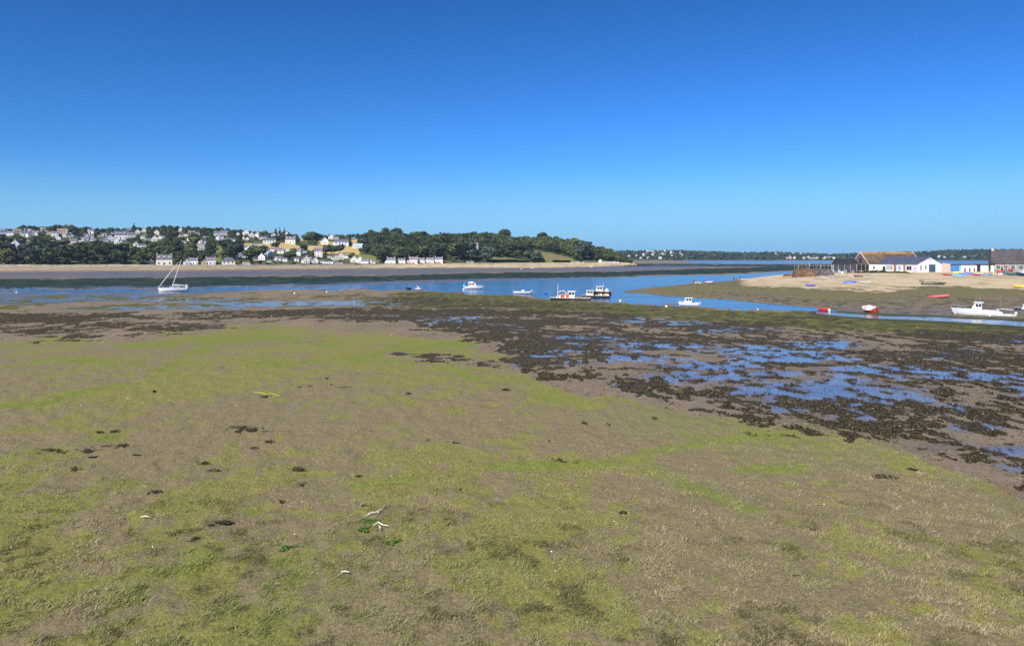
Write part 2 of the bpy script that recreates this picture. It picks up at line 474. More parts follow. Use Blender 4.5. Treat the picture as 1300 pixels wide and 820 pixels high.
# ------------------------------------------------------------------ ground sheet
def ground_material():
    m, nt, b = new_mat('tidal_flat')
    geo = N(nt, 'ShaderNodeNewGeometry')
    P = geo.outputs['Position']
    mp = N(nt, 'ShaderNodeMapping'); mp.inputs['Scale'].default_value = (1.0, 0.62, 1.0)
    L_(nt, P, mp.inputs['Vector']); Q = mp.outputs[0]
    A = {k: attr(nt, k).outputs['Fac'] for k in ('sand', 'dgreen', 'olive', 'weed', 'film', 'turf', 'bright', 'spit', 'bank', 'sheen', 'wcov', 'gpat')}
    nA = noise(nt, Q, 0.55, 9, 0.66)           # metre clumps
    nB = noise(nt, Q, 3.2, 8, 0.62)            # 30 cm
    nC = noise(nt, Q, 0.13, 7, 0.6)            # 8 m
    nD = noise(nt, Q, 14.0, 5, 0.65)           # fine
    nS = noise(nt, Q, 0.02, 6, 0.6)
    # mud
    mud = mixc(nt, ramp(nt, nC, 0.35, 0.65), (0.135, 0.100, 0.068), (0.200, 0.152, 0.102))
    mud = mixc(nt, ramp(nt, nB, 0.35, 0.7), mud, (0.232, 0.180, 0.114))
    # orange-ish algae stain
    st = math_(nt, 'MULTIPLY', ramp(nt, nA, 0.56, 0.68), ramp(nt, A['weed'], 0.05, 0.4))
    mud = mixc(nt, math_(nt, 'MULTIPLY', st, 0.6), mud, (0.20, 0.115, 0.045))
    # far wet mud and film darken
    col = mixc(nt, math_(nt, 'MULTIPLY', math_(nt, 'MAXIMUM', A['film'], A['sheen']), 0.75), mud, (0.062, 0.060, 0.070))
    # turf
    tg = ramp(nt, math_(nt, 'ADD', A['gpat'], math_(nt, 'MULTIPLY', math_(nt, 'SUBTRACT', nB, 0.5), 1.8)), 0.1, 0.95)
    tcol = mixc(nt, ramp(nt, nD, 0.35, 0.7), (0.145, 0.116, 0.058), (0.26, 0.212, 0.112))
    gcol = mixc(nt, ramp(nt, nD, 0.3, 0.7), (0.125, 0.125, 0.022), (0.27, 0.25, 0.055))
    turf = mixc(nt, math_(nt, 'MULTIPLY', tg, 0.72), tcol, gcol)
    br = math_(nt, 'MULTIPLY', math_(nt, 'MULTIPLY', A['bright'], ramp(nt, nC, 0.36, 0.50)), ramp(nt, nB, 0.30, 0.56))
    turf = mixc(nt, math_(nt, 'MULTIPLY', br, 0.85), turf, (0.14, 0.18, 0.022))
    tm = ramp(nt, math_(nt, 'ADD', A['turf'], math_(nt, 'MULTIPLY', math_(nt, 'SUBTRACT', nA, 0.5), 0.9)), 0.42, 0.6)
    col = mixc(nt, tm, col, turf)
    # olive
    olc = mixc(nt, ramp(nt, nA, 0.35, 0.7), (0.048, 0.050, 0.016), (0.155, 0.145, 0.040))
    om = ramp(nt, math_(nt, 'ADD', A['olive'], math_(nt, 'MULTIPLY', math_(nt, 'SUBTRACT', nA, 0.5), 1.1)), 0.35, 0.65)
    olc = mixc(nt, math_(nt, 'MULTIPLY', A['spit'], 0.7), olc, mixc(nt, ramp(nt, nB, 0.35, 0.65), (0.105, 0.092, 0.034), (0.25, 0.205, 0.09)))
    col = mixc(nt, om, col, olc)
    spc = mixc(nt, ramp(nt, nB, 0.35, 0.7), (0.11, 0.082, 0.050), (0.25, 0.20, 0.13))
    spc = mixc(nt, ramp(nt, nA, 0.48, 0.6), spc, (0.06, 0.05, 0.026))
    sm = math_(nt, 'MULTIPLY', A['spit'], math_(nt, 'SUBTRACT', 1.0, math_(nt, 'MULTIPLY', om, 0.8)))
    col = mixc(nt, sm, col, spc)
    # dark green
    dgm = ramp(nt, math_(nt, 'ADD', A['dgreen'], math_(nt, 'MULTIPLY', math_(nt, 'SUBTRACT', noise(nt, Q, 0.07, 7, 0.65), 0.5), 2.6)), 0.38, 0.62)
    dgc = mixc(nt, ramp(nt, nC, 0.4, 0.62), (0.010, 0.020, 0.018), (0.035, 0.052, 0.026))
    col = mixc(nt, dgm, col, dgc)
    bkm = ramp(nt, math_(nt, 'ADD', A['bank'], math_(nt, 'MULTIPLY', math_(nt, 'SUBTRACT', nA, 0.5), 0.9)), 0.35, 0.6)
    bkm = math_(nt, 'MULTIPLY', bkm, 0.9)
    col = mixc(nt, bkm, col, mixc(nt, nA, (0.02, 0.035, 0.02), (0.075, 0.085, 0.03)))
    # sand
    sc = mixc(nt, ramp(nt, nB, 0.3, 0.7), (0.42, 0.325, 0.195), (0.58, 0.46, 0.295))
    sc = mixc(nt, ramp(nt, nC, 0.5, 0.62), sc, (0.30, 0.25, 0.14))
    sc = mixc(nt, math_(nt, 'MULTIPLY', ramp(nt, nA, 0.58, 0.70), 0.55), sc, (0.16, 0.12, 0.07))
    sc = mixc(nt, math_(nt, 'MULTIPLY', ramp(nt, nS, 0.48, 0.60), 0.35), sc, (0.30, 0.22, 0.15))
    sdm = ramp(nt, math_(nt, 'ADD', A['sand'], math_(nt, 'MULTIPLY', math_(nt, 'SUBTRACT', nA, 0.5), 0.6)), 0.35, 0.65)
    col = mixc(nt, sdm, col, sc)
    # weed
    wm = ramp(nt, math_(nt, 'ADD', A['wcov'], math_(nt, 'MULTIPLY', math_(nt, 'SUBTRACT', nB, 0.5), 1.3)), 0.45, 0.6)
    wc = mixc(nt, ramp(nt, nD, 0.4, 0.7), (0.034, 0.025, 0.012), (0.115, 0.090, 0.046))
    col = mixc(nt, wm, col, wc)
    L_(nt, col, b.inputs['Base Color'])
    # film : where water lies (not under weed / turf clumps)
    fn = math_(nt, 'ADD', A['film'], math_(nt, 'MULTIPLY', math_(nt, 'SUBTRACT', noise(nt, Q, 0.30, 8, 0.68), 0.5), 2.6))
    fm = ramp(nt, fn, 0.28, 0.62)
    ok = math_(nt, 'MULTIPLY', math_(nt, 'SUBTRACT', 1.0, wm), math_(nt, 'SUBTRACT', 1.0, math_(nt, 'MULTIPLY', bkm, 0.0)))
    ok = math_(nt, 'MULTIPLY', ok, math_(nt, 'SUBTRACT', 1.0, math_(nt, 'MULTIPLY', om, 0.85)))
    fm = math_(nt, 'MULTIPLY', fm, ok)
    shn = math_(nt, 'MULTIPLY', A['sheen'], math_(nt, 'ADD', 0.68, math_(nt, 'MULTIPLY', ramp(nt, nC, 0.35, 0.62), 0.32)))
    shn = math_(nt, 'MULTIPLY', shn, math_(nt, 'SUBTRACT', 1.0, om))
    fm = math_(nt, 'MAXIMUM', fm, math_(nt, 'MULTIPLY', shn, 1.0))
    dry = math_(nt, 'MULTIPLY', fm, 1.0)
    rg = N(nt, 'ShaderNodeMapRange'); L_(nt, dry, rg.inputs[0]); rg.inputs[3].default_value = 0.85; rg.inputs[4].default_value = 0.12
    L_(nt, rg.outputs[0], b.inputs['Roughness'])
    sp = N(nt, 'ShaderNodeMapRange'); L_(nt, dry, sp.inputs[0]); sp.inputs[3].default_value = 0.12; sp.inputs[4].default_value = 0.5
    L_(nt, sp.outputs[0], b.inputs['Specular IOR Level'])
    # bump
    hgt = math_(nt, 'ADD', math_(nt, 'MULTIPLY', nB, 0.5), math_(nt, 'MULTIPLY', nD, 0.5))
    hgt = math_(nt, 'ADD', hgt, math_(nt, 'MULTIPLY', wm, 0.6))
    bp = N(nt, 'ShaderNodeBump'); bp.inputs['Distance'].default_value = 0.12
    L_(nt, hgt, bp.inputs['Height'])
    st = N(nt, 'ShaderNodeMapRange'); L_(nt, dry, st.inputs[0]); st.inputs[3].default_value = 0.9; st.inputs[4].default_value = 0.10
    L_(nt, st.outputs[0], bp.inputs['Strength'])
    L_(nt, bp.outputs[0], b.inputs['Normal'])
    return m

def build_ground():
    pxs = np.concatenate([np.arange(-700, -40, 12.), np.arange(-40, 1340, 1.5), np.arange(1340, 2100, 12.)])
    q = np.concatenate([[0.25, 0.5, 0.8], np.arange(1.0, 12, 0.22), np.arange(12, 40, 0.3), np.arange(40, 130, 0.55),
                        np.arange(130, 330, 1.0), np.arange(330, 720, 2.5), np.arange(720, 2400, 60.)])
    d = 9000.0 / q
    PX, D = np.meshgrid(pxs, d)
    V = HY + 9000.0 / D
    X = (PX - 650) / F * D; Y = D
    M = masks(PX, V, D, X, Y)
    z = 0.16 + (fbm(X/14, Y/14, 4) - 0.5) * 0.12
    z = z * np.where(D > 2200, 0.2, 1)
    z = np.where(M['water'] > 0.5, -0.5, z)
    z += spit_z(PX, D) + beach_z(PX, D)
    z += M['spit'] * (fbm(X/5, Y/5, 4) - 0.5) * 0.35
    # weed humps and mud ripples
    near = sstep(D, 200, 120)
    wn = fbm(X/1.6, Y/2.2, 5)
    z += M['weed'] * near * sstep(wn, 0.45, 0.7) * 0.05
    tn = fbm(X/0.8 + 9, Y/1.1, 4)
    z += M['turf'] * sstep(D, 90, 50) * (tn - 0.5) * 0.20
    z -= M['film'] * near * 0.03
    far2 = (D > 2400)
    z = np.where(far2, 1.5, z)
    nr, nc = X.shape
    verts = np.stack([X, Y, z], -1).reshape(-1, 3)
    idx = np.arange(nr*nc).reshape(nr, nc)
    f = np.stack([idx[:-1, :-1], idx[:-1, 1:], idx[1:, 1:], idx[1:, :-1]], -1).reshape(-1, 4)[:, ::-1]
    me = np_mesh('ground', verts, f.ravel(), 4, {k: M[k].ravel() for k in ('sand','dgreen','olive','weed','film','turf','bright','spit','bank','sheen','wcov','gpat')},
                 [ground_material()])
    o = link('ground', me); tag(o, kind='structure')
build_ground()

def ground_z(x, y):
    px = np.array([x / y * F + 650.0]); d = np.array([float(y)])
    return float(0.16 + spit_z(px, d)[0] + beach_z(px, d)[0])

def build_water():
    m, nt, b = new_mat('estuary_water')
    geo = N(nt, 'ShaderNodeNewGeometry')
    b.inputs['Base Color'].default_value = (0.006, 0.035, 0.11, 1)
    b.inputs['Roughness'].default_value = 0.16
    b.inputs['IOR'].default_value = 1.33
    mp = N(nt, 'ShaderNodeMapping'); mp.inputs['Scale'].default_value = (0.5, 1.0, 1.0)
    L_(nt, geo.outputs['Position'], mp.inputs['Vector'])
    n = math_(nt, 'ADD', noise(nt, mp.outputs[0], 0.55, 2, 0.5), math_(nt, 'MULTIPLY', noise(nt, mp.outputs[0], 0.12, 3, 0.5), 2.0))
    calm = ramp(nt, noise(nt, mp.outputs[0], 0.022, 5, 0.65, 2.0), 0.40, 0.56, 0.05, 1.0)
    bp = N(nt, 'ShaderNodeBump'); bp.inputs['Distance'].default_value = 0.13
    L_(nt, calm, bp.inputs['Strength']); L_(nt, n, bp.inputs['Height']); L_(nt, bp.outputs[0], b.inputs['Normal'])
    xs = np.array([-6000, -1500, -300, 0, 300, 1500, 6000.]); ys = np.array([60, 120, 250, 500, 1200, 2500, 6000, 20000.])
    X, Y = np.meshgrid(xs, ys)
    idx = np.arange(X.size).reshape(X.shape)
    f = np.stack([idx[:-1, :-1], idx[:-1, 1:], idx[1:, 1:], idx[1:, :-1]], -1).reshape(-1, 4)
    me = np_mesh('water', np.stack([X, Y, X*0], -1).reshape(-1, 3), f.ravel(), 4, None, [m])
    tag(link('water', me), kind='structure')
build_water()

# ------------------------------------------------------------------ foreground turf blades and seaweed fronds
def scatter(n, px0, px1, v0, v1, key, power=1.0):
    px = rng.uniform(px0, px1, n); v = rng.uniform(v0, v1, n)
    d = 9000.0 / (v - HY); x = (px - 650) / F * d
    M = masks(px, v, d, x, d)
    return px, v, d, x, M

def build_turf():
    n = 760000
    px, v, d, x, M = scatter(n, -160, 1460, 425, 860, 'turf')
    clump = fbm(x/0.55, d/0.55, 3)
    patch = fbm(x/7.7 + 30, d/7.7, 4)
    keep = (M['turf'] > 0.5) & (M['weed'] < 0.5) & (rng.random(n) < 0.30 + 1.5*(clump-0.40) + 0.45*(M['gpat']-0.4) + 0.2*M['bright'])
    px, v, d, x = px[keep], v[keep], d[keep], x[keep]
    gpt = M['gpat'][keep]; br = M['bright'][keep]; cl = clump[keep]; pa = patch[keep]
    n = len(x)
    # near blades scaled to stay visible yet real (4..14 cm)
    nearf = sstep(d, 46, 22)
    h = rng.uniform(0.028, 0.062, n) * (0.5 + 1.2*np.clip(cl, 0, 1)) * (1 + 0.7*nearf*sstep(cl, 0.45, 0.65))
    wd = rng.uniform(0.014, 0.030, n)
    a = rng.uniform(0, 2*math.pi, n)
    lean_a = rng.normal(0.6, 1.0, n); lean = rng.uniform(0.5, 2.2, n)
    tn = fbm(x/0.8 + 9, d/1.1, 4)
    z = 0.15 + (fbm(x/14, d/14, 4) - 0.5)*0.12 + sstep(d, 90, 50)*(tn-0.5)*0.20 - 0.012
    base = np.stack([x, d, z], -1)
    sx = np.stack([np.cos(a)*wd/2, np.sin(a)*wd/2, 0*a], -1)
    up = np.stack([np.cos(lean_a)*lean*h, np.sin(lean_a)*lean*h*0.6, h], -1)
    v0 = base - sx; v1 = base + sx; v2 = base + up*0.6 + sx*0.7; v3 = base + up
    verts = np.stack([v0, v1, v2, v3], 1).reshape(-1, 3)
    idx = np.arange(n*4)
    # colour: dry straw, olive, fresh green, brownish
    r = rng.random(n)[:, None]
    straw = np.array([0.31, 0.255, 0.15]); olive = np.array([0.27, 0.25, 0.085]); green = np.array([0.155, 0.20, 0.035]); brown = np.array([0.20, 0.15, 0.085])
    g = np.clip(gpt*0.95 - 0.05 + rng.normal(0, 0.25, n), 0, 1)[:, None]
    c = straw*(1-g) + olive*g
    gg = np.clip(br*0.6*sstep(pa, .35, .6) + (pa-0.60)*1.2 + sstep(v, 600, 740)*sstep(pa, 0.42, 0.58)*0.5*(1+0.5*sstep(px, 600, 200)), 0, 1)[:, None] * (rng.random(n) < 0.75)[:, None]
    c = c*(1-gg) + green*gg
    bb = (rng.random(n) < 0.30 - 0.2*br)[:, None]
    c = np.where(bb, brown, c)
    dk = (sstep(fbm(x/1.8+60, d/1.5+3, 5) + 0.05*sstep(px, 500, 200), 0.54, 0.62)*sstep(v, 560, 680)*(rng.random(n) < 0.8))[:, None]
    c = (c*(1-dk) + np.array([0.085, 0.075, 0.028])*dk) * (0.7 + 0.6*r)
    m, nt, b = new_mat('turf_blades')
    L_(nt, attr(nt, 'tint').outputs['Vector'], b.inputs['Base Color'])
    b.inputs['Roughness'].default_value = 0.7; b.inputs['Specular IOR Level'].default_value = 0.25
    me = np_mesh('turf', verts, idx, 4, {'tint': np.repeat(c, 4, 0)}, [m], smooth=False)
    tag(link('algae_turf', me), 'short olive green algae and eelgrass turf covering the near mudflat', 'turf', kind='stuff')
build_turf()

def build_weed():
    n = 1150000
    px, v, d, x, M = scatter(n, -200, 1700, 392, 720, 'weed')
    keep = ((M['wcov'] > 0.5) | (rng.random(n) < 0.035*(M['weed'] > 0.15)*(v > 396))) & (rng.random(n) < 0.35 + 0.6*sstep(fbm(x/0.9, d/1.3, 4), 0.40, 0.6))
    # small isolated clumps on the turf
    spots = [(820,535,10,1.6),(315,549,14,2.2),(140,572,16,1.6),(70,577,9,1.5),(300,552,8,2),(720,590,9,1.6),(236,688,10,3.4),(205,640,9,2),(190,630,10,1.2),(340,565,4,1),
             (375,600,7,1.4),(352,642,6,1.4),(395,620,10,1.6),(1125,610,9,1.6),(1180,589,9,1.2),(960,555,8,1.2),(1000,557,8,1.2),(520,503,4,.8),(435,495,5,.8),(385,494,8,1),
             (335,507,6,1),(45,578,6,1.2),(110,577,6,1.4),(258,592,5,1),(272,602,5,1),(145,552,4,1),(125,553,4,.8),(210,550,5,.8),(770,543,3,.8),(740,540,4,.8),(790,657,3,1.4),(640,497,5,.8),
             (285,668,8,1.4),(90,600,8,1.6),(575,565,5,1),(590,590,5,1),(1160,600,5,1),(1270,603,8,1.4),(1290,595,8,1.4),(1255,590,8,1.4),(1225,575,10,1.4),(1240,582,8,1.2)]
    for _ in range(34):
        sx = random.uniform(0, 1300); sv = random.uniform(440, 780)
        if sv > t1(sx) + 8: spots.append((sx, sv, random.choice([1, 1.5, 2, 3, 5]), random.uniform(.3, .9)))
    ex = []
    for (a, bb, rx, ry) in spots:
        k = int(30 + rx*ry*40)
        qx = rng.normal(a, rx*0.75, k); qv = rng.normal(bb, ry*0.75, k) + (qx - a)*rng.uniform(-.12, .12)
        dq = 9000/(qv-HY); xq = (qx-650)/F*dq
        kk = fbm(xq/0.55+a, dq/0.8, 4) > 0.53
        ex.append(np.stack([qx[kk], qv[kk]], -1))
    ex = np.concatenate(ex)
    px = np.concatenate([px[keep], ex[:, 0]]); v = np.concatenate([v[keep], ex[:, 1]])
    d = 9000/(v-HY); x = (px-650)/F*d
    n = len(x)
    s = rng.uniform(0.03, 0.09, n) * np.clip(d/45, 0.6, 1.15)
    L = s*rng.uniform(1.2, 2.6, n)
    a = rng.uniform(0, 2*math.pi, n)
    u = np.stack([np.cos(a), np.sin(a), rng.normal(0.05, 0.22, n)], -1)*L[:, None]
    w_ = np.stack([-np.sin(a), np.cos(a), rng.normal(0, 0.35, n)], -1)*s[:, None]*0.5
    wn = fbm(x/1.6, d/2.2, 5)
    z = 0.16 + sstep(wn, 0.45, 0.7)*0.035 + rng.uniform(0, 0.03, n)
    base = np.stack([x, d, z], -1)
    bend = np.stack([0*a, 0*a, rng.uniform(0, 0.5, n)*s], -1)
    verts = np.stack([base-u/2-w_*.5, base-w_*1.1+bend, base+u/2, base+w_*1.1+bend], 1).reshape(-1, 3)
    c = np.where(rng.random(n)[:, None] < 0.22, np.array([0.14, 0.118, 0.080]), np.where(rng.random(n)[:, None] < 0.3, np.array([0.060, 0.042, 0.020]), np.array([0.040, 0.028, 0.014])))
    c = np.where((rng.random(n) < 0.16)[:, None], np.array([0.085, 0.078, 0.026]), c) * rng.uniform(0.6, 1.4, n)[:, None]
    m, nt, b = new_mat('wrack')
    L_(nt, attr(nt, 'tint').outputs['Vector'], b.inputs['Base Color'])
    b.inputs['Roughness'].default_value = 0.6; b.inputs['Specular IOR Level'].default_value = 0.15
    me = np_mesh('seaweed', verts, np.arange(n*4), 4, {'tint': np.repeat(c, 4, 0)}, [m], smooth=False)
    tag(link('seaweed', me), 'brown black bladderwrack lying in clumps on the wet mud', 'seaweed', kind='stuff')
build_weed()
# ------------------------------------------------------------------ hills across the bay
def hill_z(px, d):
    db = Db(px); dc = np.maximum(Dc(px), db + 60)
    zc = 10 + (HY - (sil(px) + 8.0 + 4.0*sstep(px, 455, 500)*sstep(px, 790, 740))) * dc / F
    zc = np.maximum(zc, 4.5)
    t = (d - db) / (dc - db)
    up = np.clip(t, 0, 1)
    woods = sstep(px, 470, 520)
    zq = zb(px)
    z = zq + (zc - zq) * (up**(1.0 - 0.35*woods))
    z = z - np.clip(t - 1, 0, 3) * 9
    z = z + (fbm(px/30.0 + 3, d/70.0, 3) - 0.5) * 3.0 * np.clip(up*6, 0, 1)
    edge = sstep(px, 797, 780)
    z = np.where(px > 775, 1.5 + (z - 1.5) * edge, z)
    return z
def hz(px, d):
    return float(hill_z(np.array([float(px)]), np.array([float(d)]))[0])
def hhit(px, py):
    """where the sight line through a photo pixel meets the slope"""
    db = float(Db(px)); dc = max(float(Dc(px)), db + 60)
    ds = np.linspace(db + 1, dc*1.02, 400)
    zz = hill_z(np.full(400, float(px)), ds)
    pp = HY + (H - zz) * F / ds
    k = np.nonzero(pp <= py)[0]
    i = k[0] if len(k) else int(np.argmin(pp))
    return ds[i], float(zz[i])

FIELDS = {'gold': [[(308,309),(374,308.5),(378,317),(312,318)], [(372,312),(405,312),(440,312.5),(458,316),(456,325),(438,326),(375,315)],
                   [(376,301),(398,302),(397,306),(378,306)], [(404,305),(426,308),(428,311),(404,311)], [(7,308),(17,308),(17,315),(7,314)], [(446,304),(456,304),(458,309),(447,309)]],
          'green': [[(438,323),(470,324),(484,327),(482,334),(460,336),(440,329)], [(672,317),(690,320),(722,327),(737,334),(737,336),(620,336.5),(621,327),(650,328),(672,331)],
                    [(271,311),(284,312),(284,322),(271,323)], [(378,297),(398,297),(398,300),(378,300)], [(270,324),(282,324),(282,332),(270,332)]],
          'brown': [[(676,322),(712,324),(722,329),(690,328)]]}
def in_field(px, py, grow=0.0):
    for L in FIELDS.values():
        for P in L:
            if inpoly(np.array([px]), np.array([py + grow]), P)[0]: return True
    return False

def build_hills():
    pxs = np.arange(-420, 801, 3.0); ts = np.concatenate([np.linspace(-0.02, 1.1, 100), [1.4, 2.0, 3.0]])
    PX, T = np.meshgrid(pxs, ts)
    db = Db(PX); dc = np.maximum(Dc(PX), db + 60)
    D = db + T * (dc - db)
    Z = hill_z(PX, D)
    Z[0] = 2.5; Z[-1] = 0
    X = (PX - 650)/F*D
    PY = HY + (H - Z)*F/D
    idx = np.arange(X.size).reshape(X.shape)
    f = np.stack([idx[:-1, :-1], idx[:-1, 1:], idx[1:, 1:], idx[1:, :-1]], -1).reshape(-1, 4)
    at = {}
    for k, L in FIELDS.items():
        a = np.zeros(X.shape)
        for P in L: a = np.maximum(a, inpoly(PX, PY, P))
        at[k] = a.ravel()
    m, nt, b = new_mat('hill_soil')
    geo = N(nt, 'ShaderNodeNewGeometry'); P = geo.outputs['Position']
    c = mixc(nt, ramp(nt, noise(nt, P, 0.05, 5), 0.35, 0.65), (0.05, 0.065, 0.022), (0.11, 0.12, 0.045))
    gold = mixc(nt, noise(nt, P, 0.08, 5), (0.42, 0.30, 0.11), (0.52, 0.38, 0.17))
    gr = mixc(nt, ramp(nt, noise(nt, P, 0.08, 6), 0.35, 0.65), (0.12, 0.15, 0.035), (0.20, 0.20, 0.07))
    br = mixc(nt, noise(nt, P, 0.2, 5), (0.16, 0.12, 0.05), (0.24, 0.17, 0.09))
    c = mixc(nt, attr(nt, 'gold').outputs['Fac'], c, gold)
    c = mixc(nt, attr(nt, 'green').outputs['Fac'], c, gr)
    c = mixc(nt, attr(nt, 'brown').outputs['Fac'], c, br)
    L_(nt, c, b.inputs['Base Color']); b.inputs['Roughness'].default_value = 0.9; b.inputs['Specular IOR Level'].default_value = 0.1
    me = np_mesh('hillside', np.stack([X, D, Z], -1).reshape(-1, 3), f.ravel(), 4, at, [m])
    tag(link('hillside', me), kind='structure')
build_hills()

# ------------------------------------------------------------------ trees
def leaf_mat(name, c0, c1, hue=0.0):
    m, nt, b = new_mat(name)
    oi = N(nt, 'ShaderNodeObjectInfo'); geo = N(nt, 'ShaderNodeNewGeometry')
    tint = attr(nt, 'tint').outputs['Fac']
    f = math_(nt, 'ADD', math_(nt, 'MULTIPLY', oi.outputs['Random'], 0.5), math_(nt, 'MULTIPLY', tint, 0.5))
    c = mixc(nt, f, c0, c1)
    L_(nt, c, b.inputs['Base Color'])
    b.inputs['Roughness'].default_value = 0.75; b.inputs['Specular IOR Level'].default_value = 0.2
    return m
LM = {'dark': leaf_mat('foliage_dark', (0.014, 0.026, 0.011), (0.058, 0.075, 0.022)),
      'mid': leaf_mat('foliage_mid', (0.032, 0.052, 0.014), (0.105, 0.125, 0.034)),
      'olive': leaf_mat('foliage_olive', (0.07, 0.085, 0.028), (0.16, 0.155, 0.05)),
      'blue': leaf_mat('foliage_blue', (0.035, 0.055, 0.04), (0.085, 0.11, 0.08))}

def crown_arrays(kind, nf, seed, fs):
    r = np.random.default_rng(seed)
    lobes = []
    if kind == 'pine':
        for k in range(9):
            a = r.uniform(0, 2*math.pi); q = r.uniform(0.1, 0.75)
            lobes.append((math.cos(a)*q, math.sin(a)*q, r.uniform(-0.45, 0.75), 0.5, 0.5, 0.16))
        lobes.append((0, 0, 0.8, 0.45, 0.45, 0.2))
    elif kind == 'cone':
        for k in range(7):
            t = k/6; lobes.append((0, 0, -0.9 + 1.8*t, 0.62*(1-t)+0.12, 0.62*(1-t)+0.12, 0.28))
    else:
        for k in range(10):
            a = r.uniform(0, 2*math.pi); q = r.uniform(0.2, 0.62); z = r.uniform(-0.5, 0.45)
            s = r.uniform(0.34, 0.52)
            lobes.append((math.cos(a)*q, math.sin(a)*q, z, s, s, s*0.8))
        lobes.append((0, 0, 0.25, 0.55, 0.55, 0.55))
    lobes = np.array(lobes)
    wgt = lobes[:, 3]**2; wgt = wgt/wgt.sum()
    li = r.choice(len(lobes), nf, p=wgt)
    dirs = r.normal(size=(nf, 3)); dirs /= np.linalg.norm(dirs, axis=1)[:, None]
    L = lobes[li]
    rad = r.uniform(0.72, 1.08, nf)[:, None]
    C = L[:, :3] + dirs * L[:, 3:] * rad
    nrm = dirs + r.normal(0, 0.45, (nf, 3)); nrm /= np.linalg.norm(nrm, axis=1)[:, None]
    t = np.cross(nrm, r.normal(size=(nf, 3))); t /= np.linalg.norm(t, axis=1)[:, None]
    u = np.cross(nrm, t)
    s = fs * r.uniform(0.6, 1.4, nf)[:, None]
    V = np.stack([C - t*s - u*s*0.6, C + t*s*0.9 - u*s*0.7, C + t*s*0.8 + u*s, C - t*s*0.7 + u*s*0.8], 1)
    tint = np.repeat(np.clip(r.random(len(lobes))[li]*0.7 + r.random(nf)*0.3, 0, 1), 4)
    return V.reshape(-1, 3), tint

TRUNK = mat('bark', (0.10, 0.08, 0.06), 0.9, 0.2, 3)
def trunk_mesh(name, tall):
    b = MB()
    b.path([(0, 0, -0.6), (0.02, 0, tall*0.35), (0.05, 0.03, tall*0.7), (0.02, 0.0, tall*1.15)], [0.075, 0.055, 0.04, 0.02], TRUNK, 7)
    for k in range(5):
        a = k*1.3 + 0.4; z = tall*(0.55 + 0.09*k)
        b.path([(0.02, 0, z), (math.cos(a)*0.3, math.sin(a)*0.3, z + 0.25), (math.cos(a)*0.5, math.sin(a)*0.5, z + 0.45)], [0.03, 0.02, 0.01], TRUNK, 5)
    return b.me(name)
# unit tree: crown radius 1, crown centre at height cz, total height cz+~0.9
PROTO = []
def make_proto(kind, lm, seed, n=650, fs=0.115, sz=0.85, cz=1.25, catname='oak_tree'):
    V, t = crown_arrays(kind, n, seed, fs)
    V = V * np.array([1, 1, sz]) + np.array([0, 0, cz])
    me = np_mesh('crown', V, np.arange(len(V)), 4, {'tint': t}, [LM[lm]], smooth=False)
    return dict(crown=me, trunk=trunk_mesh('trunk', cz), kind=kind, lm=lm, name=catname)
for s in range(3): PROTO.append(make_proto('round', 'dark', 100+s, catname='broadleaf_tree'))
for s in range(3): PROTO.append(make_proto('round', 'mid', 200+s, catname='broadleaf_tree'))
for s in range(2): PROTO.append(make_proto('round', 'olive', 300+s, catname='light_tree'))
for s in range(2): PROTO.append(make_proto('pine', 'dark', 400+s, catname='pine_tree', cz=1.5, sz=0.9))
for s in range(1): PROTO.append(make_proto('pine', 'blue', 500+s, catname='cedar_tree', cz=1.2))
for s in range(2): PROTO.append(make_proto('cone', 'dark', 600+s, catname='conifer_tree', cz=1.5, sz=1.5))
PROTO.append(make_proto('round', 'blue', 700, catname='broadleaf_tree'))
LAB = {('round','dark'): ('dark green broadleaf tree', 'dark broadleaf trees'), ('round','mid'): ('mid green broadleaf tree', 'green broadleaf trees'),
       ('round','olive'): ('pale yellowish green tree', 'pale green trees'), ('pine','dark'): ('dark spreading pine', 'dark pines'),
       ('pine','blue'): ('grey blue layered cedar', 'grey cedars'), ('cone','dark'): ('dark pointed conifer', 'pointed conifers'), ('round','blue'): ('grey green bushy tree', 'grey green bushy trees')}
def zone_of(px, py):
    if px >= 480 and px < 672: return 'in the dense wood right of the golden field'
    if px >= 672: return 'on the wooded headland above the sandy beach'
    if px < 190 and py > 312: return 'in the dark wood along the shore below the village'
    if py < 298: return 'on the skyline behind the hillside village'
    return 'growing among the houses of the hillside village'
TREE_BASE = {}
def put_tree(k, px, py, d, z, r):
    p = PROTO[k]
    if k not in TREE_BASE:
        e = empty(p['name'], None, 'tree')
        link('crown', p['crown'], e); link('trunk', p['trunk'], e)
        TREE_BASE[k] = e; o = e
    else:
        o = copy_tree(TREE_BASE[k])
    x, y = xd(px, d)
    place(o, (x, y, z), random.uniform(0, 6.28), (r*random.uniform(.9, 1.15), r*random.uniform(.9, 1.15), r*random.uniform(.85, 1.1)))
    zn = zone_of(px, py)
    a, g = LAB[(p['kind'], p['lm'])]
    tag(o, a + ' ' + zn, 'tree', g + ' ' + zn)
    return o

HOUSE_SPOTS = []   # (px, py, w)
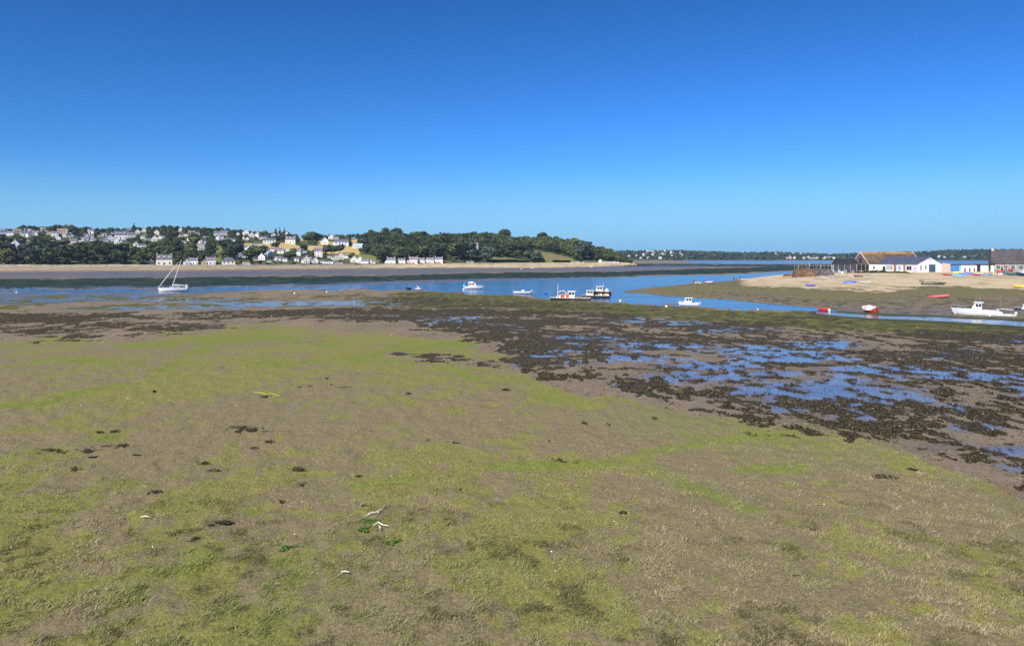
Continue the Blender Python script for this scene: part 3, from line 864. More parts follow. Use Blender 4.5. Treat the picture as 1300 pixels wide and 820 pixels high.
# ------------------------------------------------------------------ houses
WALL = {'white': mat('wall_white', (0.82, 0.81, 0.78), 0.85, 0.03, 1.5), 'cream': mat('wall_cream', (0.74, 0.67, 0.54), 0.85, 0.05, 1.5),
        'tan': mat('wall_tan', (0.55, 0.45, 0.33), 0.9, 0.1, 1.5), 'grey': mat('wall_grey', (0.58, 0.58, 0.60), 0.9, 0.1, 1.5),
        'stone': mat('wall_stone', (0.34, 0.30, 0.25), 0.95, 0.3, 3.0), 'pink': mat('wall_pink', (0.76, 0.66, 0.62), 0.85, 0.06, 1.5),
        'yellow': mat('wall_yellow', (0.62, 0.45, 0.20), 0.85, 0.06, 1.5)}
ROOF = {'slate': mat('roof_slate', (0.115, 0.115, 0.145), 0.6, 0.18, 2.5), 'dark': mat('roof_dark', (0.06, 0.055, 0.07), 0.6, 0.2, 2.5),
        'purple': mat('roof_purple', (0.17, 0.13, 0.17), 0.6, 0.15, 2.5), 'metal': mat('roof_metal', (0.42, 0.45, 0.52), 0.45, 0.1, 1.0),
        'tan': mat('roof_tan', (0.30, 0.20, 0.12), 0.8, 0.15, 2.5)}
GLASS = mat('window_glass', (0.03, 0.035, 0.045), 0.12, 0.1, 2)
FRAME = mat('frame_white', (0.78, 0.77, 0.74), 0.5, 0.03, 2)
DOORM = mat('door_blue', (0.05, 0.09, 0.16), 0.5, 0.1, 2)
DOORB = mat('door_brown', (0.12, 0.06, 0.035), 0.5, 0.15, 2)
STONE = mat('chimney_stone', (0.36, 0.31, 0.25), 0.9, 0.2, 4)

def window(parent, x, y, z, w, h, ny=-1, axis='y', m=GLASS, fr=FRAME):
    """frame ring proud of the wall plus pane as its sub-part; axis = wall normal axis"""
    f = MB(); g = MB(); t = 0.09
    def bx(b, a0, a1, n0, n1, z0, z1, mm):
        if axis == 'y': b.box(a0, a1, min(n0, n1), max(n0, n1), z0, z1, mm)
        else: b.box(min(n0, n1), max(n0, n1), a0, a1, z0, z1, mm)
    c = x if axis == 'y' else y
    n = y if axis == 'y' else x
    o1, o2 = n + ny*0.003, n + ny*0.07
    bx(f, c-w/2-t, c+w/2+t, o1, o2, z-h/2-t, z-h/2, fr); bx(f, c-w/2-t, c+w/2+t, o1, o2, z+h/2, z+h/2+t, fr)
    bx(f, c-w/2-t, c-w/2, o1, o2, z-h/2, z+h/2, fr); bx(f, c+w/2, c+w/2+t, o1, o2, z-h/2, z+h/2, fr)
    bx(f, c-0.04, c+0.04, o1, o2, z-h/2, z+h/2, fr)
    fo = f.build('window', parent)
    bx(g, c-w/2, c+w/2, n + ny*0.003, n + ny*0.03, z-h/2, z+h/2, m)
    g.build('pane', fo)

def gable_body(parent, L, W, eave, ridge, wall, roof, over=0.25, chim=(), thick=0.22):
    """ridge along x, centred, base at z=0"""
    b = MB()
    prof = [(-W/2, -1.5), (W/2, -1.5), (W/2, eave), (0, ridge), (-W/2, eave)]
    vs = [(-L/2, y, z) for y, z in prof] + [(L/2, y, z) for y, z in prof]
    fs = [(0, 1, 2, 3, 4), (9, 8, 7, 6, 5)] + [(i, (i+1) % 5, 5+(i+1) % 5, 5+i) for i in (0, 1, 4)]
    b.add(vs, fs, wall); wo = b.build('wall', parent)
    r = MB(); k = (ridge - eave)/(W/2)
    for s in (-1, 1):
        y1 = s*(W/2 + over); z1 = eave - over*k
        x0, x1 = -L/2 - over*0.6, L/2 + over*0.6
        vs = [(x0, 0, ridge+.01), (x1, 0, ridge+.01), (x1, y1, z1+.01), (x0, y1, z1+.01), (x0, 0, ridge+thick), (x1, 0, ridge+thick), (x1, y1, z1+thick), (x0, y1, z1+thick)]
        r.add(vs, [(0,1,2,3), (4,7,6,5), (0,4,5,1), (1,5,6,2), (2,6,7,3), (3,7,4,0)], roof)
    ro = r.build('roof', parent)
    for cx in chim:
        c = MB(); c.box(cx-0.45, cx+0.45, -0.4, 0.4, ridge-0.6, ridge+1.1, STONE)
        for q in (-0.2, 0.2): c.tube((cx+q, 0, ridge+1.1), (cx+q, 0, ridge+1.45), 0.11, 0.09, TILE_RED, 6)
        c.build('chimney', ro)
    return wo, ro
TILE_RED = mat('chimney_pot', (0.35, 0.12, 0.06), 0.8, 0.15, 4)

def proto_house(kind, wall, roof):
    """about 10 m wide prototypes"""
    e = empty('house', None, 'house')
    wm, rm = WALL[wall], ROOF[roof]
    if kind == 'l':      # long side to the viewer, two storeys with dormers
        gable_body(e, 10, 7, 4.3, 7.4, wm, rm, chim=(-4.55, 4.55))
        for x in (-3.4, 0, 3.4):
            if x: window(e, x, -3.5, 1.6, 1.1, 1.3)
            d = MB(); d.prism([(x-0.75, 4.6), (x+0.75, 4.6), (x+0.75, 5.9), (x, 6.6), (x-0.75, 5.9)], -3.0, -0.8, wm)
            dd = d.build('dormer', e)
            g = MB(); g.box(x-0.45, x+0.45, -3.04, -3.003, 4.85, 5.8, GLASS); g.build('pane', dd)
        b = MB(); b.box(-0.5, 0.5, -3.56, -3.503, 0.0, 2.1, DOORM); b.build('door', e)
        window(e, -5.0, 0, 2.0, 0.9, 1.2, -1, 'x')
    elif kind == 'g':    # gable to the viewer
        w, r = gable_body(e, 9, 8, 4.0, 8.2, wm, rm, chim=(-4.1,))
        for y in (-2.2, 2.2): window(e, -4.5, y, 1.6, 1.1, 1.3, -1, 'x')
        window(e, -4.5, 0, 4.7, 1.0, 1.3, -1, 'x')
        window(e, 2.0, -4.0, 1.6, 1.1, 1.3)
        b = MB(); b.box(-4.56, -4.503, -0.5, 0.5, 0.0, 2.1, DOORB); b.build('door', e)
    elif kind == 'b':    # low bungalow
        gable_body(e, 12, 7, 2.8, 4.9, wm, rm, chim=(-5.4,))
        for x in (-4, -1.2, 3.6): window(e, x, -3.5, 1.5, 1.4, 1.2)
        b = MB(); b.box(0.7, 1.7, -3.56, -3.503, 0.0, 2.1, DOORM); b.build('door', e)
    elif kind == 'x':    # long house with a projecting front gable
        gable_body(e, 11, 7, 4.0, 7.6, wm, rm, chim=(5.0,))
        b = MB(); b.prism([(-4.6, -1.5), (-0.6, -1.5), (-0.6, 4.2), (-2.6, 7.0), (-4.6, 4.2)], -5.4, -1.0, wm); b.build('front_gable', e)
        r = MB()
        for s in (-1, 1):
            xa = -2.6; xb = -2.6 + s*2.3
            r.add([(xa, -5.6, 7.02), (xb, -5.6, 3.8), (xb, -0.5, 3.8), (xa, -0.5, 7.02), (xa, -5.6, 7.24), (xb, -5.6, 4.02), (xb, -0.5, 4.02), (xa, -0.5, 7.24)],
                  [(0,1,2,3), (4,7,6,5), (0,4,5,1), (1,5,6,2), (2,6,7,3), (3,7,4,0)], rm)
        r.build('gable_roof', e)
        window(e, -2.6, -5.4, 1.6, 1.6, 1.3); window(e, -2.6, -5.4, 4.4, 1.0, 1.1)
        for x in (1.4, 4.0): window(e, x, -3.5, 1.6, 1.1, 1.3)
    elif kind == 'h':    # hipped roof
        b = MB(); b.box(-5.5, 5.5, -4, 4, -1.5, 2.9, wm); b.build('wall', e)
        r = MB(); r.add([(-6, -4.5, 2.91), (6, -4.5, 2.91), (6, 4.5, 2.91), (-6, 4.5, 2.91), (-2.4, 0, 6.0), (2.4, 0, 6.0)],
                        [(3,2,1,0), (0,1,5,4), (1,2,5), (2,3,4,5), (3,0,4)], rm); ro = r.build('roof', e)
        for x in (-3.4, 0, 3.4): window(e, x, -4.0, 1.5, 1.4, 1.3)
    elif kind == 't':    # tall villa
        gable_body(e, 9, 8, 6.4, 9.6, wm, rm, chim=(-4.0, 4.0))
        for z in (1.6, 4.6):
            for x in (-3, 0, 3):
                if z > 2 or x: window(e, x, -4.0, z, 1.0, 1.4)
        window(e, 0, -4.0, 1.3, 1.1, 2.2, m=DOORB)
    return e
PH = {}
def put_house(kind, wall, roof, px, py, wpx, yaw, label, group=None, cat='house', hill=True, dz=(0, 0)):
    if hill: d, z = hhit(px, py)
    else: d, z = dz
    x, y = xd(px, d)
    key = (kind, wall, roof)
    if key not in PH:
        PH[key] = proto_house(*key); o = PH[key]
    else: o = copy_tree(PH[key])
    base = {'l': 10.2, 'g': 8.2, 'b': 12.2, 'x': 11.2, 'h': 12, 't': 9.2}[kind]
    s = wpx * d / F / base * (1.04 if (hill and py < 333) else 1.0)
    rz = -az(px) + R(yaw) + (R(90) if kind == 'g' else 0)
    place(o, (x, y, z), rz, s)
    for k in ('group',):
        if k in o.keys(): del o[k]
    tag(o, label, cat, group)
    HOUSE_SPOTS.append((px, py, wpx, d))
    return o

# px, base py, width px, kind, wall, roof, yaw
HL = [
 (7.5,288,6,'g','white','slate',10),(14,289,6,'l','white','dark',0),(5,299,10,'l','white','slate',10),(13.5,299,7,'l','white','purple',-8),(22,297,8,'l','tan','tan',12),
 (31,300,8,'l','cream','slate',5),(38,300.5,7,'g','cream','slate',20),(45,299,8,'l','white','slate',-10),(37,306,8,'b','grey','dark',5),(53,304,5,'b','white','slate',0),(20.5,314,9,'g','grey','slate',-15),
 (61,297.5,6,'l','cream','purple',5),(69.5,300,8,'l','pink','purple',-6),(65.5,306,5,'g','yellow','slate',10),(73,306,7,'g','white','slate',0),(78,297.5,9,'l','tan','tan',0),(86,296,8,'x','white','slate',0),
 (81,301.5,5,'g','white','slate',5),(89,301,6,'b','cream','slate',0),(93,310,9,'l','tan','slate',-12),(100.5,309,4,'g','white','slate',0),
 (107,306,7,'x','white','purple',8),(113,304,10,'x','grey','purple',0),(111,309,6,'b','white','purple',0),(118,306,6,'b','white','slate',-8),(126,301,6,'b','cream','slate',5),(132,307,9,'b','grey','slate',0),
 (139,306.5,8,'g','white','slate',12),(143,297,6,'b','cream','slate',0),(153,304,13,'l','pink','slate',0),(149,309,7,'g','white','slate',0),(156,311,9,'x','white','dark',0),(163,319,5,'g','white','slate',5),
 (167,302,9,'l','grey','slate',5),(172.5,312,5,'g','cream','tan',10),(180,313.5,9,'b','white','slate',5),(182.5,295,5,'g','cream','slate',0),(165,291,8,'l','grey','slate',0),(188,305,6,'b','cream','slate',10),
 (181,303,5,'l','white','slate',0),(203,303.5,4,'g','white','slate',0),(208,301.5,5,'b','grey','slate',0),(220,305,4,'b','white','slate',0),(229,294,5,'g','white','slate',10),(243,299,8,'l','grey','purple',0),(250,299,6,'x','cream','slate',0),
 (254,317,8,'g','white','tan',20),(261,310,4,'g','grey','slate',0),(276,300,8,'l','grey','slate',0),(285,299,8,'l','grey','purple',5),(279,304.5,9,'x','white','slate',0),(284,306,7,'b','white','slate',0),(294,306.5,9,'b','white','slate',5),
 (302,299,4,'g','grey','slate',0),(309,304,3.5,'g','cream','slate',0),(314,305,4,'g','pink','slate',0),(319,301,6,'g','cream','slate',8),(335,304,10,'b','white','slate',0),(342,309,15,'b','white','slate',0),
 (303,322,9,'g','cream','slate',12),(310,318,8,'l','white','slate',-5),(315.5,321,9,'g','white','slate',0),(308,327,8,'b','grey','slate',0),(323,315,7,'l','white','slate',5),(331,319,7,'g','white','slate',0),(329,312,6,'b','white','purple',0),
 (338,323,9,'l','grey','slate',0),(343.5,327,7,'g','white','slate',10),(333,330,8,'g','white','slate',-12),(325,331,6,'b','tan','slate',0),(341,333,6,'b','white','slate',0),
 (356,322,8,'l','white','purple',0),(352.5,331,8,'x','pink','slate',0),(361.5,332,6,'l','white','slate',0),(365,321,5,'g','white','slate',0),(369,309.5,12,'l','cream','slate',-8),
 (378,324,10,'l','white','slate',-22),(386,321,7,'b','white','slate',0),(412,310,8,'g','white','slate',8),(420,300,6,'g','pink','purple',0),(426,303,9,'b','pink','purple',0),(433,311.5,18,'b','white','slate',0),
 (404.5,326,10,'t','pink','purple',-5),(388,334,9,'g','cream','slate',12),(395,334,8,'l','grey','slate',0),(400.5,334,7,'g','cream','slate',0),(407,334,10,'b','cream','slate',0),(417,334.5,12,'b','white','dark',0),
 (432,329,8,'g','cream','slate',10),(438,328,7,'l','white','slate',0),(449,333,8,'g','cream','slate',5),(457,333.5,8,'g','white','slate',0),(430,336.3,10,'b','cream','slate',0),(361,331,5,'b','pink','slate',0),
 (455,315,13,'b','grey','metal',-25),
 (208.5,337,18.5,'l','cream','slate',0),(191,334.5,5,'g','cream','slate',15),(237,336,7,'g','cream','slate',10),(245.5,335.5,11,'l','white','slate',0),(259,336,6,'g','yellow','slate',10),(267.5,335.5,12,'l','pink','purple',0),
 (290,335.5,17,'h','cream','slate',0),(304,328.5,6,'b','white','slate',0),(312.5,336.5,9,'b','white','tan',0),(271,334.5,4,'g','cream','slate',0),
 (463,335.5,9,'l','white','slate',0),(472.5,335.5,8,'x','white','purple',0),(491,335,5,'g','white','slate',0),(496.5,335,11,'l','white','slate',0),(510,335,9,'l','white','slate',0),(517,334.5,4,'g','pink','slate',0),
 (524.5,334.5,11,'l','pink','purple',0),(534.5,334.5,9,'l','white','purple',0),(541,334.5,5,'g','white','slate',0),(546,334,9,'l','white','purple',0),(551.5,334.5,5,'g','white','slate',0),(557,334,10,'l','white','slate',0),
 (603.5,316,7,'t','grey','purple',0),(653,301,4,'t','white','purple',0),(594,334.5,3.5,'b','pink','slate',0),(599,334,4,'b','cream','slate',0),
]
hr = random.Random(23)
for (a, b_, y0, y1, c) in ((0, 60, 291, 300, 4), (60, 135, 296, 309, 5), (135, 200, 296, 311, 4), (200, 292, 294, 310, 6), (296, 368, 296, 305, 6), (297, 368, 313, 330, 12), (370, 460, 326, 333, 4)):
    k = 0
    for _ in range(400):
        px = hr.uniform(a, b_); py = hr.uniform(y0, y1); wp = hr.uniform(5, 8)
        if any(abs(px-q[0]) < (wp+q[2])*0.42 and abs(py-q[1]) < 5.0 for q in HL): continue
        if any(inpoly(np.array([px]), np.array([py]), P)[0] for L in FIELDS.values() for P in L): continue
        HL.append((round(px, 1), round(py, 1), wp, hr.choice('lgbxg'), hr.choice(['white','white','white','cream','pink']), hr.choice(['slate','slate','purple','dark']), hr.uniform(-18, 25))); k += 1
        if k >= c: break
KN = {'l': 'two storey', 'g': 'gable fronted', 'b': 'low', 'x': 'front gabled', 'h': 'hip roofed', 't': 'tall three storey'}
RN = {'slate': 'grey slate', 'dark': 'dark slate', 'purple': 'purplish slate', 'metal': 'pale metal', 'tan': 'brown tile'}
ORD = ['', 'first', 'second', 'third', 'fourth', 'fifth', 'sixth', 'seventh', 'eighth', 'ninth', 'tenth', 'eleventh', 'twelfth', 'thirteenth', 'fourteenth', 'fifteenth', 'sixteenth', 'seventeenth', 'eighteenth', 'nineteenth', 'twentieth'] + ['twenty ' + q for q in ('first','second','third','fourth','fifth','sixth','seventh','eighth','ninth')] + ['thirtieth'] + ['thirty ' + q for q in ('first','second','third','fourth','fifth','sixth','seventh','eighth','ninth')]
def row_of(px, py):
    if px > 575: return 'among the dark wood'
    if py >= 333 and px < 300: return 'on the shore beside the yacht'
    if py >= 333 and px < 480: return 'on the shore below the golden field'
    if py >= 333: return 'in the shore terrace before the wood'
    if px < 58: return 'at the village edge of frame'
    if px < 104: return 'above the grey cedar'
    if px < 150: return 'left of the bluff houses'
    if px < 200: return 'above the shore wood'
    if px < 290: return 'on the slope above the yacht'
    if px < 368 and py > 311: return 'in the crowded cluster under the long bungalow'
    if px < 368: return 'on the skyline over the crowded cluster'
    if py > 317: return 'between golden field and shore'
    return 'above the golden field'
cnt = {}
for h in sorted(HL, key=lambda q: q[0]):
    px, py, wp, kind, wall, roof, yaw = h
    rw = row_of(px, py); cnt.setdefault(rw, []).append(h)
for rw, L in cnt.items():
    for i, (px, py, wp, kind, wall, roof, yaw) in enumerate(L):
        nm = ORD[i+1] if i+1 < len(ORD) else 'last'
        lab = f"{wall} {KN[kind]} house with {RN[roof]} roof, {nm} from the left {rw}"
        if px == 455 and roof == 'metal':
            lab = 'long low barn with pale metal roof at the end of the golden field'
        ws = lab.split()
        if len(ws) > 16: lab = f"{wall} {KN[kind]} house, {nm} from left {rw}"
        if len(lab.split()) > 16: lab = f"{wall} house, {nm} from left {rw}"
        o = put_house(kind, wall, roof, px, py, wp, yaw, lab, 'houses of the village across the bay')

# ------------------------------------------------------------------ trees on the slope
def tree_ok(px, d, py, r):
    if in_field(px, py, 0.6): return False
    rw = r*F/d
    if px < 480 and in_field(px, py, -1.5*rw) and tr.random() < 0.97: return False
    if px < 480 and in_field(px, py, -0.8*rw) and tr.random() < 0.97: return False
    for hx, hy, hw, hd in HOUSE_SPOTS:
        if abs(px - hx) < hw*0.5 + rw*0.6 and d < hd + r*0.4 and d > hd - 160 * min(1, hw/7): 
            # would the crown cover the house?
            top = py - r*1.9*F/d
            if top < hy - hw*0.12: return False
        if abs(px - hx) < hw*0.5 + rw*0.3 and abs(d - hd) < hw*d/F*0.5 + r*0.6: return False
    return True
cand = []
for px, py, r, k in [(48,335.5,9,10),(40,336,6,6),(62,336,8,4),(69,335,5,6),(7,337,9,7),(160,320,6,6),(245,313,8,6),(296,330,11,0),(288,322,10,1),(400,309.5,10,1),(393,310,9,4),(388,308,5,3),(365,330,5,4),
                     (330,328,8,4),(318,333,8,3),(322,326,7,5),(598,331,13,13),(618,334,11,13),(583,330,14,4),(560,320,12,0),(570,312,10,3),(630,312,11,4),(640,306,10,3),(681,334,8,13),(728,318,10,7),(741,330,13,13),
                     (350,316,5,1),(372,330,6,4),(415,324,7,4),(424,324,7,3),(432,322,6,4),(446,330,4,4),(655,326,11,0),(665,327,11,1),(645,326,10,0),(478,330,7,4),(484,332,7,3),(503,333,7,4),(537,329,9,5),
                     (690,296,10,0),(640,296,12,3),(528,293,11,3),(538,295,10,2),(504,293,11,0),(490,294,11,4),(471,296,9,4),(30,289,4.5,0),(95,300,7,0),(170,286,5,11),(355,296,5,11),(361,296,5,11),(350,295,5,12)]:
    d, z = hhit(px, py); cand.append((px, py, d, z, r, k, True))
tr = random.Random(11)
for i in range(11000):
    px = tr.uniform(-260, 800)
    db = float(Db(px)); dc = max(float(Dc(px)), db+60)
    t = tr.random()**0.8 * 1.04
    d = db + 6 + t*(dc - db)
    z = hz(px, d); py = HY + (H - z)*F/d
    if px > 640: r = tr.uniform(4.2, 7.2)
    elif px > 470: r = tr.uniform(5.5, 8.8)
    elif px < 190 and py > 312: r = tr.uniform(5.5, 8.5)
    else: r = tr.uniform(2.8, 5.0)
    if px > 760: r = min(r, 4.0 + (800-px)*0.12)
    if px > 735 and t < 0.05: continue
    u = tr.random()
    if px > 640: k = tr.choice([0, 3, 4, 5, 3, 4, 6, 13, 5, 7])
    elif px > 470: k = tr.choice([0, 1, 2, 0, 3, 4, 1, 2, 5, 13] + ([6] if u < .3 else []))
    elif px < 190 and py > 312: k = tr.choice([0, 1, 2, 8, 9, 0, 3, 8])
    else: k = tr.choice([0, 1, 2, 3, 4, 5, 8, 3, 11] + ([6, 7] if u < .4 else []))
    cand.append((px, py, d, z, r, k, False))
acc = []; grid = {}
for c in cand:
    px, py, d, z, r, k, forced = c
    if not forced:
        if not tree_ok(px, d, py, r): continue
        sp = 0.62 if (px > 470 or (px < 190 and py > 312)) else 0.92
        x, y = xd(px, d); cell = (int(x//12), int(y//12)); bad = False
        for a in (-1, 0, 1):
            for b_ in (-1, 0, 1):
                for (x2, y2, r2) in grid.get((cell[0]+a, cell[1]+b_), ()):
                    if math.hypot(x-x2, y-y2) < (r + r2)*sp: bad = True; break
                if bad: break
            if bad: break
        if bad: continue
    x, y = xd(px, d)
    grid.setdefault((int(x//12), int(y//12)), []).append((x, y, r))
    acc.append(c)
inview = [c for c in acc if -6 < c[0] < 800]
inview.sort(key=lambda c: (not c[6], -c[4]/c[2] * (1.25 if (c[0] < 470) else 1.0) - (0.004 if c[0] > 560 and c[1] > 326 else 0)))
single = inview[:285]; sset = set(id(c) for c in single)
rest = [c for c in acc if id(c) not in sset]
for c in single: put_tree(c[5], c[0], c[1], c[2], c[3] - 0.2*c[4], c[4])
print('trees', len(acc), len(single), len(rest))
LOW = [crown_arrays('round', 330, 900+i, 0.15) for i in range(5)]
def merged_trees(name, lst, matn, cz=1.25):
    Vs = []; Ts = []
    for (x, y, z, r, tn) in lst:
        V, t = LOW[random.randrange(5)]
        a = random.uniform(0, 6.28); ca, sa = math.cos(a), math.sin(a)
        W = np.stack([V[:, 0]*ca - V[:, 1]*sa, V[:, 0]*sa + V[:, 1]*ca, V[:, 2]*0.85 + cz - 0.2], -1) * r
        Vs.append(W + np.array([x, y, z])); Ts.append(np.clip(t*0.45 + tn, 0, 1))
    V = np.concatenate(Vs); T = np.concatenate(Ts)
    return np_mesh(name, V, np.arange(len(V)), 4, {'tint': T}, [matn], smooth=False)
def wood_mat(name, stops, far=False):
    m, nt, b = new_mat(name)
    cr = N(nt, 'ShaderNodeValToRGB')
    L_(nt, attr(nt, 'tint').outputs['Fac'], cr.inputs[0])
    el = cr.color_ramp.elements
    el[0].position = stops[0][0]; el[0].color = (*stops[0][1], 1)
    el[1].position = stops[1][0]; el[1].color = (*stops[1][1], 1)
    for p, c in stops[2:]:
        e = el.new(p); e.color = (*c, 1)
    L_(nt, cr.outputs[0], b.inputs['Base Color'])
    b.inputs['Roughness'].default_value = 0.8; b.inputs['Specular IOR Level'].default_value = 0.15
    return m
WM = wood_mat('woodland_foliage', [(0.0, (0.014, 0.026, 0.011)), (0.5, (0.052, 0.074, 0.022)), (0.8, (0.09, 0.11, 0.034)), (1.0, (0.14, 0.14, 0.045))])
lst = []
for (px, py, d, z, r, k, fo) in rest:
    x, y = xd(px, d)
    tn = {0: .0, 1: .0, 2: .0, 3: .28, 4: .32, 5: .3, 6: .55, 7: .55, 8: .0, 9: .0, 10: .4, 11: .0, 12: .0, 13: .3}[k]
    lst.append((x, y, z, r, tn))
tag(link('woodland', merged_trees('woodland', lst, WM)), 'mass of trees filling the gaps between the single trees on the slope', 'woodland', kind='stuff')

# undergrowth bushes along the foot of the slope and between houses
lst = []
for i in range(1500):
    px = random.uniform(-200, 800); t = random.random()
    db = float(Db(px)); dc = max(float(Dc(px)), db+60)
    d = db + 3 + (t**1.5)*(dc-db)
    z = hz(px, d); py = HY + (H-z)*F/d
    if in_field(px, py, 0.2) or px > 790: continue
    r = random.uniform(0.9, 2.0)
    bad = False
    for hx, hy, hw, hd in HOUSE_SPOTS:
        if abs(px-hx) < hw*0.5 + 1 and hd - 14 < d < hd + 8: bad = True; break
    if bad: continue
    lst.append((*xd(px, d), z - r*0.6, r, random.choice([.0, .2, .35, .5])))
tag(link('undergrowth', merged_trees('undergrowth', lst, WM)), 'low scrub and garden bushes between the hillside houses', 'undergrowth', kind='stuff')

# hedge and bush on the meadow
def hedge(px0, px1, py, hm, label, name='hedge', wide=2.0, n=900, tn=.05):
    e = []
    p0 = hhit(px0, py); p1 = hhit(px1, py)
    V0, t0 = crown_arrays('round', 120, 77, 0.3)
    Vs = []; Ts = []
    k = max(3, int(abs(px1-px0)*1.1))
    for i in range(k):
        a = i/(k-1); px = px0 + (px1-px0)*a; d = p0[0] + (p1[0]-p0[0])*a; z = p0[1] + (p1[1]-p0[1])*a
        x, y = xd(px, d)
        Vs.append(V0*np.array([wide, wide, hm*0.55]) + np.array([x, y, z + hm*0.5])); Ts.append(t0*0.4 + tn)
    V = np.concatenate(Vs)
    me = np_mesh(name, V, np.arange(len(V)), 4, {'tint': np.concatenate(Ts)}, [WM], smooth=False)
    tag(link(name, me), label, name)
hedge(627, 656, 335, 3.2, 'long dark clipped hedge in the green meadow above the beach')
hedge(658, 671, 334.8, 2.6, 'short dark hedge beside the round bush above the beach')
hedge(675, 689, 335, 4.6, 'large round dark bush on the meadow edge', 'bush', 3.0)
hedge(703, 710, 335.0, 2.4, 'small dark bush on the meadow near the beach', 'bush', 2.2)
hedge(713, 723, 335.0, 2.2, 'wide low dark bush right of the small one on the meadow', 'bush', 2.2)

# sea wall along the shore road
def sea_wall():
    m = mat('seawall_stone', (0.34, 0.30, 0.25), 0.95, 0.25, 0.5)
    b = MB()
    pts = []
    for px in np.arange(-60, 561, 10.0):
        d = float(Db(px)) - 3.5
        x, y = xd(px, d); z = float(beach_z(np.array([px]), np.array([d]))[0])
        pts.append((x, y, z))
    vs = []; 
    for (x, y, z) in pts:
        u = Vector((x, y, 0)).normalized()
        for k, (o, zz) in enumerate(((0, -1.0), (0.15, 1.0), (0.75, 1.0), (0.9, -1.0))):
            vs.append((x + u.x*o, y + u.y*o, z + zz + (0.12*math.sin(x*0.07) if zz > 0 else 0)))
    fs = []
    for i in range(len(pts)-1):
        for k in range(3):
            fs.append((i*4+k, i*4+k+1, i*4+4+k+1, i*4+4+k))
    b.add(vs, fs, m)
    o = b.build('sea_wall')
    tag(o, 'long pale stone sea wall between the village gardens and the beach', 'wall')
sea_wall()

# beach cabins on the headland shore
CAB = []
for i, (px, w_, wl) in enumerate([(726,3.6,'cream'),(733.5,5,'white'),(740,3.2,'white'),(762,4.5,'white'),(767.5,5,'cream'),(773,5,'pink'),(779,5,'white'),(784,4,'white')]):
    d = float(Db(px)) - 2; z = float(beach_z(np.array([px]), np.array([d]))[0]) - 0.1
    o = put_house('b' if i != 3 else 'g', wl, 'slate', px, 0, w_, 0, f"small {wl} cabin, {ORD[i+1]} from the left along the headland beach", 'cabins along the headland beach', 'cabin', False, (d, z))

# ------------------------------------------------------------------ far shore, three kilometres off
FD = 2400.0
fsil = PL(780,321, 800,320, 830,320, 845,320, 855,319.5, 900,321, 950,322, 1000,322, 1030,323.5, 1060,324, 1110,323, 1150,321.5, 1170,321, 1200,319.5, 1225,318.6, 1256,318.5, 1300,318, 1500,317)
def far_z(px, d):
    t = np.clip((d - FD)/450.0, 0, 1)
    zc = 10 + (HY - (fsil(px) + 1.2)) * (FD+450)/F
    z = 1.5 + (zc - 1.5) * sstep(t, 0, 1)**0.8
    return z + (fbm(px/22.0, d/160.0, 3) - 0.5)*6*t
def far_hills():
    PX, D = np.meshgrid(np.arange(700, 1760, 3.0), np.linspace(FD, FD + 1200, 34))
    Z = far_z(PX, D) + (fbm(PX*1.3, D/12.0, 4) - .5)*5*sstep(D, FD, FD+60)
    Z[0] = 0.5
    Z[-1] = 0
    idx = np.arange(PX.size).reshape(PX.shape)
    f = np.stack([idx[:-1, :-1], idx[:-1, 1:], idx[1:, 1:], idx[1:, :-1]], -1).reshape(-1, 4)
    m, nt, b = new_mat('far_hill')
    P = N(nt, 'ShaderNodeNewGeometry').outputs['Position']
    c = mixc(nt, ramp(nt, noise(nt, P, 0.012, 6, 0.6), 0.42, 0.6), (0.025, 0.038, 0.020), (0.10, 0.105, 0.05))
    L_(nt, c, b.inputs['Base Color']); b.inputs['Roughness'].default_value = 0.95; b.inputs['Specular IOR Level'].default_value = 0.1
    me = np_mesh('far_hills', np.stack([(PX-650)/F*D, D, Z], -1).reshape(-1, 3), f.ravel(), 4, None, [m])
    tag(link('far_hills', me), kind='structure')
    lst = []
    for i in range(2600):
        px = random.uniform(740, 1500); d = FD + 12 + random.random()**0.8*440
        r = random.uniform(7, 13)
        z = float(far_z(np.array([px]), np.array([d]))[0])
        lst.append((*xd(px, d), z - r*0.9, r, random.choice([.0, .0, .1, .2, .35])))
    global LOW
    keep = LOW; LOW = [crown_arrays('round', 70, 800+i, 0.34) for i in range(4)] ; LOW.append(LOW[0])
    tag(link('far_woodland', merged_trees('far_woodland', lst, WM)), 'distant dark woodland covering the low hills across the estuary', 'woodland', kind='stuff')
    LOW = keep
far_hills()
fr = random.Random(5)
FAR = []
def far_house(px, py, w_, wl, kind, lab):
    d = FD + 20
    for dd in np.arange(FD + 12, FD + 440, 10):
        z = float(far_z(np.array([px]), np.array([dd]))[0])
        if HY + (H - z)*F/dd <= py: d = dd; break
    z = float(far_z(np.array([px]), np.array([float(d)]))[0]) + 5
    put_house(kind, wl, 'slate', px, 0, w_, fr.uniform(-30, 30), lab, 'pale houses of the distant town', 'house', False, (d, z))
for (a, b_, c, y0, y1, lab) in [(795, 868, 34, 320.5, 327.5, 'tiny pale house in the distant town right of the headland'),
                                (985, 1062, 26, 321.5, 326, 'tiny pale house on the distant shore left of the harbour sheds'),
                                (1190, 1250, 7, 328.2, 329.4, 'tiny pale house at the foot of the dark distant hill')]:
    for i in range(c):
        far_house(fr.uniform(a, b_), fr.uniform(y0, y1), fr.uniform(2.0, 3.6), fr.choice(['white', 'grey', 'cream', 'tan']), fr.choice(['l', 'g', 'b']), lab)
        HOUSE_SPOTS.pop()
# group names per cluster
for o in bpy.data.objects:
    if o.get('group') == 'pale houses of the distant town':
        l = o['label']
        o['group'] = 'houses of the distant town by the headland' if 'headland' in l else ('houses on the distant shore by the sheds' if 'sheds' in l else 'houses below the dark distant hill')
